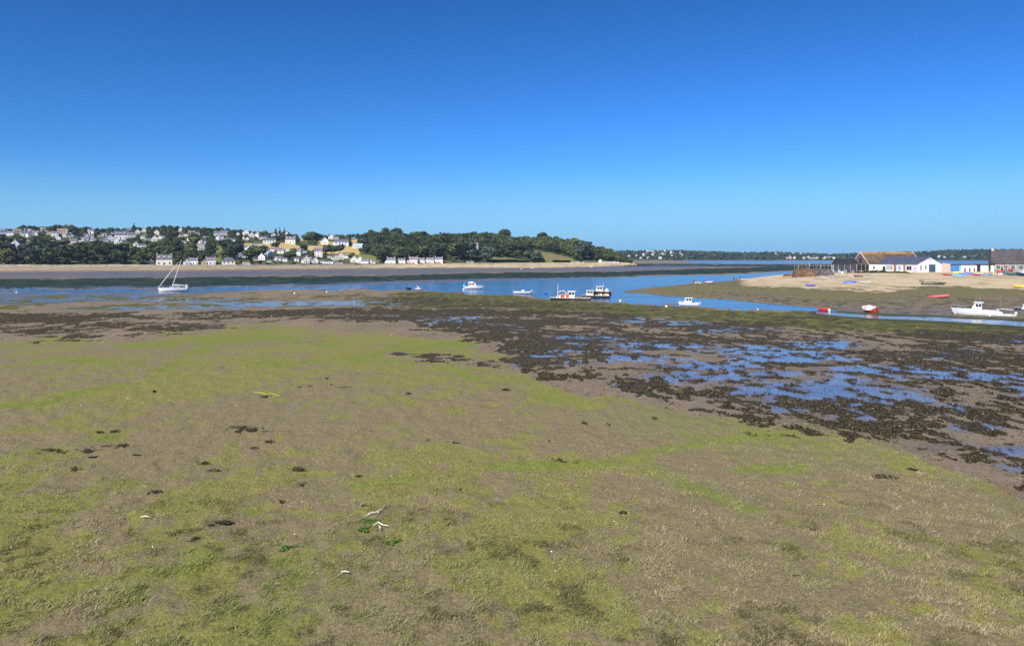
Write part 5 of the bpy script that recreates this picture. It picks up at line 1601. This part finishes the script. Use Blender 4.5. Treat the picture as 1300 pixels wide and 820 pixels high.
# ------------------------------------------------------------------ people (skinned bodies)
SKIN = mat('skin', (0.50, 0.30, 0.21), 0.6, 0.05, 5)
def person_mesh(pose, top, bottom, name):
    """standing figure grown over a skeleton; materials by height"""
    J = {}
    if pose == 'stand':
        P = dict(pel=(0,0,.95), sp=(0,.01,1.2), ch=(0,0,1.42), nk=(0,0,1.53), hd=(0,-.02,1.63), ht=(0,-.01,1.74),
                 lh=(.10,0,.90), lk=(.12,-.03,.50), la=(.12,.02,.09), lf=(.13,-.14,.04), rh=(-.10,0,.90), rk=(-.13,0,.50), ra=(-.15,.05,.09), rf=(-.17,-.11,.04),
                 ls=(.19,0,1.42), le=(.25,.03,1.14), lw=(.24,-.06,.88), lm=(.23,-.10,.79), rs=(-.19,0,1.42), re=(-.26,.02,1.15), rw=(-.22,-.12,.95), rm=(-.19,-.18,.89))
    else:   # bending forward to work on the ground
        P = dict(pel=(0,.12,.90), sp=(0,-.02,1.08), ch=(0,-.25,1.18), nk=(0,-.36,1.19), hd=(0,-.46,1.20), ht=(0,-.55,1.24),
                 lh=(.10,.10,.86), lk=(.13,.0,.48), la=(.13,.06,.09), lf=(.14,-.10,.04), rh=(-.10,.10,.86), rk=(-.14,.03,.48), ra=(-.16,.10,.09), rf=(-.18,-.06,.04),
                 ls=(.18,-.25,1.18), le=(.22,-.34,.92), lw=(.17,-.45,.68), lm=(.15,-.50,.60), rs=(-.18,-.25,1.18), re=(-.22,-.32,.92), rw=(-.16,-.46,.70), rm=(-.14,-.50,.62))
    rad = dict(pel=.15, sp=.13, ch=.155, nk=.055, hd=.095, ht=.075, lh=.09, lk=.06, la=.045, lf=.035, rh=.09, rk=.06, ra=.045, rf=.035,
               ls=.065, le=.042, lw=.032, lm=.028, rs=.065, re=.042, rw=.032, rm=.028)
    E = [('pel','sp'),('sp','ch'),('ch','nk'),('nk','hd'),('hd','ht'),('pel','lh'),('lh','lk'),('lk','la'),('la','lf'),('pel','rh'),('rh','rk'),('rk','ra'),('ra','rf'),
         ('ch','ls'),('ls','le'),('le','lw'),('lw','lm'),('ch','rs'),('rs','re'),('re','rw'),('rw','rm')]
    keys = list(P); me = bpy.data.meshes.new('tmp')
    me.from_pydata([P[k] for k in keys], [(keys.index(a), keys.index(b)) for a, b in E], [])
    o = bpy.data.objects.new('tmp', me); COL.objects.link(o)
    mo = o.modifiers.new('s', 'SKIN'); mo.use_smooth_shade = True
    sv = me.skin_vertices[0].data
    for i, k in enumerate(keys):
        sv[i].radius = (rad[k], rad[k]*(0.78 if k in ('ch','sp','pel') else 1)); sv[i].use_root = (k == 'pel')
    o.modifiers.new('d', 'SUBSURF').levels = 1
    dg = bpy.context.evaluated_depsgraph_get()
    out = bpy.data.meshes.new_from_object(o.evaluated_get(dg))
    out.name = name
    bpy.data.objects.remove(o)
    out.materials.clear()
    for m in (top, bottom, SKIN, RUB): out.materials.append(m)
    hd = Vector(P['hd']); hands = [Vector(P['lm']), Vector(P['rm'])]
    for p in out.polygons:
        c = p.center; p.use_smooth = True
        if c.z < 0.12: k = 3
        elif (c - hd).length < 0.17 or min((c-h).length for h in hands) < 0.10: k = 2
        elif c.z < P['pel'][2]+0.02 and not min((c-Vector(P[q])).length for q in ('lw','rw','le','re')) < 0.11: k = 1
        else: k = 0
        p.material_index = k
    return out, P
def person(px, py, pose, top, bottom, yaw, label, onsp=True, z=None):
    me, P = person_mesh(pose, top, bottom, 'person')
    q = on_spit(px, py) if onsp else (*gp(px, py, z), z)
    o = link('person', me); place(o, q, -az(px)+R(yaw))
    tag(o, label, 'person', None)
    h = MB(); hd = Vector(P['hd'])*0.35 + Vector(P['ht'])*0.65
    h.ell((hd.x, hd.y+0.03, hd.z+0.02), (0.095, 0.105, 0.085), HAIR, 12, 8); h.build('hair', o, True)
HAIR = mat('hair_dark', (0.03, 0.02, 0.015), 0.7, 0.2, 6)
DKC = mat('cloth_black', (0.02, 0.022, 0.03), 0.9, 0.2, 6); DKB = mat('cloth_navy', (0.03, 0.04, 0.08), 0.9, 0.2, 6)
WHC = mat('cloth_white', (0.70, 0.70, 0.68), 0.9, 0.05, 6); HIV = mat('cloth_lime', (0.40, 0.70, 0.10), 0.8, 0.08, 6)
person(881, 361.5, 'stand', DKC, DKC, 20, 'person in black standing beside the white rowing boat on the spit edge')
person(885.5, 361.3, 'bend', WHC, DKC, 70, 'person in white top bending over the white rowing boat')
person(932, 357.3, 'stand', DKC, DKC, -10, 'person in black standing apart at the left of the spit edge group')
person(936, 357.4, 'bend', DKB, DKC, 60, 'person in navy bending down in the middle of the spit edge group')
person(939.5, 356.8, 'stand', DKB, DKC, 150, 'person in dark clothes standing nearest the pink rowing boat')
person(1257.5, 348, 'stand', HIV, DKB, 10, 'person in lime green jacket standing by the dark gable end')

# ------------------------------------------------------------------ buildings on the spit
SLATE2 = mat('slate_blue_roof', (0.075, 0.085, 0.125), 0.5, 0.15, 1.2, bump=0.02)
OLDTILE = mat('old_brown_roof', (0.115, 0.075, 0.05), 0.85, 0.3, 0.8, dirt=(0.11, 0.10, 0.06))
LICHEN = mat('orange_ridge', (0.30, 0.15, 0.04), 0.85, 0.3, 0.6, dirt=(0.16, 0.10, 0.06))
BARGEB = mat('pink_bargeboard', (0.72, 0.50, 0.40), 0.7, 0.05, 2)
PURB = mat('purple_brick', (0.14, 0.10, 0.11), 0.9, 0.2, 2.0)
BIGR = mat('big_grey_roof', (0.062, 0.052, 0.055), 0.8, 0.25, 1.0, dirt=(0.09, 0.075, 0.065))
SALM = mat('salmon_wall', (0.70, 0.48, 0.36), 0.85, 0.05, 1.5)
BDOOR = mat('blue_door', (0.04, 0.17, 0.42), 0.5, 0.1, 1.5)
WHW = mat('white_render', (0.80, 0.79, 0.75), 0.85, 0.05, 0.8, dirt=(0.62, 0.60, 0.54))
DARKT = mat('tarred_wood_and_shade', (0.018, 0.017, 0.02), 0.8, 0.2, 2)  # tarred wood, and the painted shade of open doorways
REDD = mat('red_brown_wood', (0.20, 0.05, 0.03), 0.7, 0.15, 2)
ZB = 3.55
def wl_box(parent, name, x0, x1, y0, y1, z0, z1, m):
    b = MB(); b.box(x0, x1, y0, y1, z0, z1, m); return b.build(name, parent)

def white_workshop():
    # near corner (front right) at px 1165, 305 m ; long side left, gable right
    D0 = 303; a = az(1165); yaw = R(-42)
    L, W, ev, rd = 21.0, 13.5, 3.75, 6.6
    cx, cy = xd(1165, D0); rz = -a + yaw
    M_ = Matrix.Rotation(rz, 3, 'Z'); off = M_ @ Vector((L/2, -W/2, 0))
    e = empty('boat_workshop', 'white workshop with blue slate roof, its bright gable turned to the beach', 'workshop', (cx-off.x, cy-off.y, ZB), rz)
    gable_body(e, L, W, ev, rd, WHW, SLATE2, over=0.35, thick=0.18)
    # long side features (front, y=-W/2)
    y = -W/2
    for x, w_, h, m, nm in ((-9.2, 1.2, 2.1, FRAME, 'window'), (-7.2, 1.4, 2.2, GLASS, 'door'), (-1.2, 1.4, 3.0, WOODM, 'door'), (3.8, 1.2, 3.0, mat('orange_wood', (0.45, 0.20, 0.10), 0.7, 0.1, 2), 'door')):
        b = MB(); b.box(x-w_/2, x+w_/2, y-0.06, y-0.004, 0.25, 0.25+h, m); b.build(nm, e)
    window(e, -4.2, y, 1.9, 3.6, 2.0, m=GREYP); window(e, 6.2, y, 1.9, 2.6, 1.8); window(e, 1.2, y, 1.9, 1.4, 1.8, m=LBLUE); window(e, -6.0+0.2, y, 1.6, 0.5, 1.4)
    b = MB(); b.box(8.2, 10.2, y-0.05, y-0.004, 0.2, 2.6, mat('lilac_panel', (0.60, 0.50, 0.58), 0.7, 0.05, 1)); b.build('shutter', e)
    # gable (x=+L/2)
    gx = L/2
    b = MB(); b.box(gx+0.004, gx+0.06, -0.4, 3.1, 0, 3.5, DOORM); dr = b.build('double_door', e)
    for q in (-0.4, 3.1): b = MB(); b.box(gx+0.004, gx+0.10, q-0.12, q+0.12, 0, 3.6, mat('door_frame_red', (0.22, 0.07, 0.05), 0.7, 0.1, 2) if q < 0 else TEAL); b.build('frame', dr)
    window(e, gx, -5.0, 2.0, 0.8, 2.2, 1, 'x'); window(e, gx, -2.4, 2.2, 1.0, 1.5, 1, 'x')
    b = MB(); b.box(gx+0.004, gx+0.05, -0.6, 0.9, 5.3, 5.9, GREYP); b.build('vent', e)
    # annex behind the gable to the right
    b = MB(); b.prism([(L/2-6, -1.0), (L/2-0.02, -1.0), (L/2-0.02, 3.6), (L/2-6, 4.2)], W/2+0.01, W/2+5.0, SALM); b.build('annex', e)
    b = MB(); b.box(-L/2+0.2, -L/2+3, y-0.5, y-0.1, 0, 0.6, GREYP); b.build('trough', e)
white_workshop()

def orange_house():
    D0 = 336; a = az(1108); rz = -a + R(34); L, W, ev, rd = 27, 13.0, 3.9, 9.2
    # near corner = front left at px 1103
    cx, cy = xd(1103, D0); M_ = Matrix.Rotation(rz, 3, 'Z'); off = M_ @ Vector((-L/2, -W/2, 0))
    e = empty('boat_house', 'old boat house with brown roof, orange lichen ridge and dark open gable', 'boat house', (cx-off.x, cy-off.y, ZB-0.3), rz)
    wo, ro = gable_body(e, L, W, ev, rd, PURB, OLDTILE, over=0.3)
    b = MB(); k = (rd-ev)/(W/2)
    b.add([(-L/2-0.2, -1.2, rd-1.2*k+0.24), (L/2+0.2, -1.2, rd-1.2*k+0.24), (L/2+0.2, 0, rd+0.26), (-L/2-0.2, 0, rd+0.26), (L/2+0.2, 1.2, rd-1.2*k+0.24), (-L/2-0.2, 1.2, rd-1.2*k+0.24)],
          [(0,1,2,3), (3,2,4,5)], LICHEN); b.build('ridge_tile', ro)
    for x in (-L/2-0.28, L/2+0.05):
        b = MB()
        for s in (-1, 1):
            b.add([(x, 0, rd+0.35), (x, s*(W/2+0.3), ev-0.1), (x+0.22, s*(W/2+0.3), ev-0.1), (x+0.22, 0, rd+0.35), (x, 0, rd-0.15), (x, s*(W/2+0.3), ev-0.6), (x+0.22, s*(W/2+0.3), ev-0.6), (x+0.22, 0, rd-0.15)],
                  [(0,1,2,3), (7,6,5,4), (0,4,5,1), (3,2,6,7), (1,5,6,2)], BARGEB)
        b.build('bargeboard', ro)
    # dark sheets paint the shade inside the open ground floor and loft opening
    b = MB(); b.box(-L/2-0.05, -L/2-0.004, -W/2+0.5, W/2-0.4, 0, 3.3, DARKT); b.build('doorway_shade', e)
    b = MB(); b.box(-L/2-0.06, -L/2-0.004, -0.9, 0.9, 4.0, 6.4, DARKT); b.build('loft_opening_shade', e)
    for q in (-4.5, -1.2, 2.2): b = MB(); b.box(-L/2-0.5, -L/2-0.2, q-0.12, q+0.12, -1, 3.4, OLDW); b.build('post', e)
    b = MB(); b.box(-L/2+0.1, L/2-0.1, -W/2-0.05, -W/2-0.004, -0.5, 3.6, WHW); b.build('rendered_wall', e)
    for x in (-11, -8.5, -4, 0, 5): window(e, x, -W/2-0.05, 1.9, 1.0, 1.5)
orange_house()

def open_shed():
    D0 = 300; e = empty('open_shed', 'open timber shed with black felt roof left of the boat house', 'shed', (*xd(1070.5, D0), ZB-0.35), -az(1070)+R(3))
    b = MB(); b.add([(-4.6, -2.6, 3.9), (5.6, -2.6, 4.1), (4.6, 2.6, 6.1), (-3.2, 2.6, 5.9), (-4.6, -2.6, 4.15), (5.6, -2.6, 4.35), (4.6, 2.6, 6.3), (-3.2, 2.6, 6.1)],
                    [(3,2,1,0), (4,5,6,7), (0,1,5,4), (1,2,6,5), (2,3,7,6), (3,0,4,7)], DARKT)
    b.build('roof', e)
    for x in (-4.0, -2.0, 0.4, 2.6, 4.8):
        b = MB(); b.box(x-0.1, x+0.1, -2.4, -2.2, -1, 4.0, OLDW if x > -3 else GELC); b.build('post', e)
    b = MB(); b.box(-3.4, 4.6, 2.2, 2.35, -1, 5.6, GREYP); b.build('back_wall', e)
    b = MB()
    for k in range(4): b.box(-3.4+k*1.2, -2.4+k*1.2, -1.5, -0.5, 0, 1.0+0.6*(k % 2), [OLDW, GREYP, GELC, OLDW][k], rz=0.1*k)
    b.build('crate', e)
    b = MB(); b.box(3.2, 4.1, -1.8, -0.6, 0, 1.5, mat('pink_tarp', (0.30, 0.14, 0.17), 0.8, 0.1, 2)); b.build('tarpaulin', e)
open_shed()

def timber_pen():
    D0 = 291; z = ground_z(*xd(1033, D0))
    e = empty('timber_pen', 'tall grey timber pen of upright posts and rails at the end of the spit', 'pen', (*xd(1033, D0), z), -az(1033))
    for k in range(11):
        x = -7.2 + k*1.4
        b = MB(); b.tube((x, -0.1, -0.5), (x+0.1*math.sin(k*3), -0.1, 4.6+0.4*math.sin(k*5)), 0.08, 0.07, GELC if k % 3 == 1 else OLDW, 6); b.build('post', e)
    for zz in (1.9, 3.9):
        b = MB(); b.box(-7.4, 7.2, 0.0, 0.06, zz, zz+0.14, OLDW); b.build('rail', e)
    b = MB()
    for k in range(10):
        x = -6.0+1.3*k; b.box(x, x+1.15, 1.0, 2.1, 1.2, 3.9 + 0.7*math.sin(k*1.7+.8), DARKT, rz=0.08*math.sin(k)); b.box(x, x+1.1, 0.9, 2.0, 0, 1.15, OLDW)
    b.build('pallet_stack', e)
timber_pen()

def heap(px, d, w_, dpt, h, m, label, name='oyster_bag_heap'):
    z = ground_z(*xd(px, d)); g = 26
    vs = []; fs = []
    for j in range(g+1):
        for i in range(g+1):
            u, v = i/g*2-1, j/g*2-1; r = max(0, 1-(u*u)**1.6-(v*v)**1.3)
            n = float(fbm(np.array([u*5+px]), np.array([v*4+3.3]), 4)[0]); n2 = float(fbm(np.array([u*14+px]), np.array([v*11]), 2)[0])
            vs.append((u*w_/2, v*dpt/2, h*(r**0.6)*(0.6+0.75*n)+0.9*(n2-.5)*min(1, r*4) if r > 0 else -0.4))
    for j in range(g):
        for i in range(g): fs.append((j*(g+1)+i, j*(g+1)+i+1, (j+1)*(g+1)+i+1, (j+1)*(g+1)+i))
    b = MB(); b.add(vs, fs, m); o = b.build(name); place(o, (*xd(px, d), z-0.05), -az(px)); tag(o, label, 'heap')
heap(1021, 283, 9.5, 7, 3.2, mat('rusty_bags', (0.14, 0.075, 0.04), 0.9, 0.4, 1.5, dirt=(0.05, 0.03, 0.02)), 'rusty brown heap of oyster bags in front of the timber pen')
heap(1043, 284, 9.5, 6, 2.8, mat('grey_bags', (0.085, 0.075, 0.075), 0.9, 0.4, 1.5, dirt=(0.05, 0.04, 0.04)), 'dark grey heap of oyster bags right of the rusty brown heap')
heap(1004, 292, 6.5, 4, 0.9, mat('low_weed', (0.16, 0.08, 0.04), 0.9, 0.4, 1.5), 'low reddish heap running down to the water left of the rusty brown heap')

def flat_shed():
    D0 = 316; e = empty('flat_shed', 'low flat roofed shed with a wide blue door right of the white gable', 'shed', (*xd(1230.5, D0), ZB), -az(1230)+R(2))
    W = 52*D0/F
    wl_box(e, 'wall', -W/2, W/2, 0, 5, -1, 3.2, WHW)
    wl_box(e, 'roof', -W/2-0.3, W/2+0.3, -0.4, 5.3, 3.203, 3.42, DARKT)
    X = lambda px: (px-1230.5)*D0/F
    wl_box(e, 'door', X(1205.5), X(1220), -0.08, -0.004, 0, 3.0, BDOOR)
    wl_box(e, 'door_frame', X(1220.2), X(1221.5), -0.14, -0.004, 0, 3.1, TEAL)
    for px in (1226, 1231, 1236): wl_box(e, 'shutter', X(px)-0.35, X(px)+0.35, -0.07, -0.004, 0, 1.7, REDD)
    wl_box(e, 'doorway_shade', X(1238.5), X(1242.5), -0.09, -0.004, 0, 3.15, DARKT)  # black sheet on the wall painting the shade within the opening
    wl_box(e, 'side_door', X(1243.2), X(1256), -0.06, -0.004, 0.1, 2.9, FRAME)
flat_shed()

def grey_house():
    D0 = 312; L = 30; W = 11; a = az(1259)
    M_ = Matrix.Rotation(-a + R(-1.5), 3, 'Z'); cx, cy = xd(1258.5, D0); off = M_ @ Vector((-L/2, -W/2, 0))
    e = empty('long_house', 'long stone house under a big plain grey roof beside the boat park', 'house', (cx-off.x, cy-off.y, ZB), -a+R(-1.5))
    wo, ro = gable_body(e, L, W, 3.9, 9.7, WALL['stone'], BIGR, over=0.3)
    b = MB(); b.prism([(-W/2-0.5, -0.5), (W/2+0.1, -0.5), (W/2+0.1, 4.4), (0, 10.3), (-W/2-0.5, 4.4)], -0.85, 0, DARKT)
    me = b.me('end_wall'); o = link('end_wall', me, e); o.rotation_euler = (0, 0, R(90)); o.location = (-L/2-0.52, 0, 0)
    o.location = (-L/2-1.05, 0, 0)
    b = MB(); b.box(-L/2-0.1, -L/2+0.9, -0.5, 0.5, 9.2, 10.4, WALL['tan']); b.build('chimney', ro)
    for x in (-12.5, -9.8, -7.2, -4.4, -1.0, 2.4, 6, 9.5): window(e, x, -W/2, 2.2, 1.3, 1.7)
    wl_box(e, 'door', -11.6, -10.6, -W/2-0.07, -W/2-0.004, 0, 2.4, REDD); wl_box(e, 'door', -3.2, -2.2, -W/2-0.07, -W/2-0.004, 0, 2.4, DOORM)
    b = MB(); b.box(-1.0, 0.2, 0, 0.06, 0, 1.4, GREYP); o = b.build('skylight', ro); o.location = (-1.5, -2.6, 7.1); o.rotation_euler = (R(-43), 0, 0)
grey_house()

def tractor():
    q = on_spit(1272, 348.3)
    e = empty('tractor', 'red tractor parked against the stone wall of the long house', 'tractor', q, -az(1272)+R(8))
    b = MB(); b.box(-1.6, 0.2, -0.4, 0.4, 0.8, 1.5, REDP); b.build('bonnet', e)
    b = MB(); b.box(0.25, 1.3, -0.6, 0.6, 0.9, 1.3, REDP); b.build('chassis', e)
    b = MB()
    for x in (0.35, 1.3):
        for y in (-0.55, 0.55): b.tube((x, y, 1.3), (x, y, 2.5), 0.05, 0.05, RUB, 5)
    b.box(0.2, 1.45, -0.65, 0.65, 2.5, 2.6, GEL); b.build('cab_frame', e)
    for y in (-0.7, 0.7):
        b = MB(); b.tube((1.0, y-0.18, 0.75), (1.0, y+0.18, 0.75), 0.75, 0.75, RUB, 18); wo = b.build('wheel', e)
        c = MB(); c.tube((1.0, y-0.2, 0.75), (1.0, y+0.2, 0.75), 0.35, 0.35, GELC, 12); c.build('rim', wo)
        b = MB(); b.tube((-1.2, y-0.12, 0.42), (-1.2, y+0.12, 0.42), 0.42, 0.42, RUB, 16); wo = b.build('wheel', e)
        c = MB(); c.tube((-1.2, y-0.14, 0.42), (-1.2, y+0.14, 0.42), 0.2, 0.2, GELC, 10); c.build('rim', wo)
tractor()

# stones and timber on the upper beach
RK = mat('beach_rock', (0.30, 0.26, 0.22), 0.95, 0.3, 2.5, bump=0.05)
def rock_mesh(seed):
    r = random.Random(seed); bm = bmesh.new(); bmesh.ops.create_icosphere(bm, subdivisions=2, radius=1)
    for v in bm.verts:
        n = 1 + (float(fbm(np.array([v.co.x*1.7+seed]), np.array([v.co.y*1.7+v.co.z*2.1]), 3)[0])-0.5)*0.9
        v.co = v.co*n; v.co.z *= 0.6
    me = bpy.data.meshes.new('rock'); bm.to_mesh(me); bm.free(); me.materials.append(RK); return me
RM = [rock_mesh(i*7+1) for i in range(4)]
for i in range(46):
    px = random.uniform(1056, 1104) if i < 34 else random.uniform(1035, 1060); py = random.uniform(347.5, 352.5) if i < 34 else random.uniform(350, 354)
    q = on_spit(px, py); o = link('rock', RM[i % 4]); place(o, q, random.uniform(0, 6), random.uniform(0.25, 0.75))
    tag(o, 'pale grey rock among the rubble below the open shed', 'rock', 'rocks in the rubble below the open shed')
for i, (px, py, L, yw, lab) in enumerate([(1066,349.5,4.0,8,'pale washed up plank leaning in rubble below the open shed'),(1082,350.6,3.2,-14,'short pale plank on the sand right of the rubble'),(1050,353.5,3.0,4,'pale plank in the sand below the grey oyster bag heap')]):
    q = on_spit(px, py); b = MB(); b.box(-L/2, L/2, -0.12, 0.12, 0.05, 0.16, GELC, ry=R(4)); o = b.build('plank'); place(o, q, -az(px)+R(yw)); tag(o, lab, 'plank')

# low green hedge in front of the boat house wall
def green_strip(px0, px1, d, h, label, name='bush'):
    V0, t0 = crown_arrays('round', 90, 55, 0.3); Vs = []; Ts = []
    n = max(2, int((px1-px0)/1.6))
    for i in range(n):
        px = px0 + (px1-px0)*i/max(1, n-1); x, y = xd(px, d + random.uniform(-.6, .6)); z = ground_z(x, y)
        hh = h*random.uniform(.6, 1.2); Vs.append(V0*np.array([0.8, 0.8, hh*0.6])+np.array([x, y, z+hh*0.35])); Ts.append(t0*0.4+random.choice([.3, .5, .6]))
    V = np.concatenate(Vs); me = np_mesh(name, V, np.arange(len(V)), 4, {'tint': np.concatenate(Ts)}, [WM], smooth=False)
    tag(link(name, me), label, name)
green_strip(1104, 1124, 298, 1.3, 'low green bush under the white wall left of the workshop')
green_strip(1126, 1152, 297, 0.9, 'low green hedge along the long side of the workshop', 'hedge')
green_strip(1086, 1102, 300, 1.0, 'ragged green bush between the open shed and boat house')

# ------------------------------------------------------------------ small finds on the mud
SHELL = mat('shell_white', (0.78, 0.77, 0.72), 0.5, 0.05, 8)
def shell_mesh(seed):
    b = MB(); r = random.Random(seed); n = 10; vs = [(0, 0, 0.35)]
    for k in range(n):
        a = 2*math.pi*k/n; q = r.uniform(0.75, 1.15); vs.append((math.cos(a)*q, math.sin(a)*q*0.75, 0.0))
    for k in range(n):
        a = 2*math.pi*k/n; vs.append((math.cos(a)*0.55, math.sin(a)*0.42, 0.3))
    fs = []
    for k in range(n):
        k2 = (k+1) % n; fs += [(1+k, 1+k2, 1+n+k2, 1+n+k), (1+n+k, 1+n+k2, 0)]
    fs.append(tuple(range(n, 0, -1))); b.add(vs, fs, SHELL); return b.me('shell')
SM = [shell_mesh(i) for i in range(3)]
shells = [(171,510),(181,512),(162,506),(103,514),(268,516),(61,539),(215,508),(130,434),(345,401),(497,425),(900,435),(480,650),(491,681),(184,617),(194,694),(14,695),(122,687),(560,513),(635,533),(384,637),(546,587),
          (1165,416),(1186,440),(1222,496),(1142,541),(1246,575),(1258,497),(1260,545),(1296,607),(983,581),(1046,640),(1246,661),(780,662),(705,725),(300,515),(1135,541),(1210,513),(1264,502),(1035,436),(790,602),(374,678),(700,700)]
for i, (px, py) in enumerate(shells):
    x, y = gp(px, py, 0.2); o = link('shell', SM[i % 3])
    place(o, (x, y, 0.21), random.uniform(0, 6), max(0.035, min(0.12, y*0.0010))*random.uniform(.7, 1.3))
    tag(o, 'white oyster shell lying on the mudflat', 'shell', 'white shells scattered on the mudflat')
def stick(pts, r, m, label, name='driftwood_stick'):
    b = MB(); P = [Vector((*gp(px, py, 0.22), 0.24 + dz)) for px, py, dz in pts]
    b.path(P, [r*0.6] + [r]*(len(P)-2) + [r*0.5], m, 7); 
    c = P[0].copy(); me = b.me(name); me.transform(Matrix.Translation(-c)); o = link(name, me); o.location = c; tag(o, label, 'driftwood' if 'stick' in name else 'rope')
BLEACH = mat('bleached_wood', (0.72, 0.66, 0.50), 0.8, 0.1, 6)
stick([(464,655.5,0), (470,653.5,.06), (477,652,.05), (485,649,.09)], 0.022, BLEACH, 'bleached stick lying above the bright green puddle edge in the near mud')
stick([(474,668,.02), (480,666.5,.10), (486,668,.04), (493,668.5,.02)], 0.022, BLEACH, 'forked bleached stick lying below the bright green patch')
stick([(481,668,.02), (483,671,.02), (482.5,673,.02)], 0.02, BLEACH, 'short bleached stick crossing the forked one')
stick([(178,657.2,.02), (184,657,.05), (189,657,.02)], 0.022, BLEACH, 'short pale stick on the left turf below the seaweed wisp')
stick([(433,727.5,.02), (438,727,.04), (443,727.3,.02)], 0.022, BLEACH, 'short pale stick on the nearest turf at frame centre left')
ROPE = mat('yellow_rope', (0.50, 0.55, 0.04), 0.7, 0.1, 6)
stick([(322,498.5,0), (330,499.2,.03), (338,501,.02), (344,500.5,.05), (350,502,.03), (355,503.5,.02)], 0.02, ROPE, 'frayed yellow rope lying on the mud in the left half', 'yellow_rope')
GA = mat('sea_lettuce', (0.075, 0.14, 0.012), 0.6, 0.35, 12)
def lettuce(px, py, rx, ry, label):
    x, y = gp(px, py, 0.2); r = np.random.default_rng(int(px)); n = 260
    a = r.uniform(0, 6.28, n); q = np.abs(r.normal(0, 0.55, n)) * (0.7 + 0.5*np.sin(a*3 + px))
    sx = rx*y/F; sy = ry*y*y/9000
    C = np.stack([np.cos(a)*q*sx, np.sin(a)*q*sy, r.uniform(0.0, 0.04, n)], -1)
    s = r.uniform(0.03, 0.08, (n, 1)); t = r.normal(size=(n, 3)); t[:, 2] *= 0.3; t /= np.linalg.norm(t, axis=1)[:, None]
    u = np.cross(t, np.array([0, 0, 1.0])) + r.normal(0, .2, (n, 3))
    V = np.stack([C-t*s, C-u*s*.6, C+t*s, C+u*s*.6], 1).reshape(-1, 3)
    me = np_mesh('sea_lettuce', V, np.arange(len(V)), 4, None, [GA], smooth=False); o = link('sea_lettuce', me); o.location = (x, y, 0.17); tag(o, label, 'seaweed')
lettuce(472, 660.5, 17, 4.5, 'bright green patch of sea lettuce around the bleached sticks')
lettuce(463, 671, 9, 3.5, 'small bright green sea lettuce left of the forked stick')
lettuce(365, 694, 14, 3, 'bright green sea lettuce patch low in the left turf')
lettuce(496, 688, 10, 5, 'bright green sea lettuce clump right of the white shell below the sticks')
# far marker posts
# ------------------------------------------------------------------ haze
def haze():
    m = bpy.data.materials.new('haze_air'); m.use_nodes = True; nt = m.node_tree; nt.nodes.clear()
    out = nt.nodes.new('ShaderNodeOutputMaterial'); v = nt.nodes.new('ShaderNodeVolumePrincipled')
    v.inputs['Color'].default_value = (0.55, 0.72, 1.0, 1); v.inputs['Density'].default_value = HAZE; v.inputs['Anisotropy'].default_value = 0.2
    nt.links.new(v.outputs[0], out.inputs['Volume'])
    b = MB(); b.box(-5200, 5200, -300, 4300, -2.2, 75, m); o = b.build('haze')
    tag(o, kind='stuff')
HAZE = 0.00008
USE_HAZE = True
if USE_HAZE: haze()
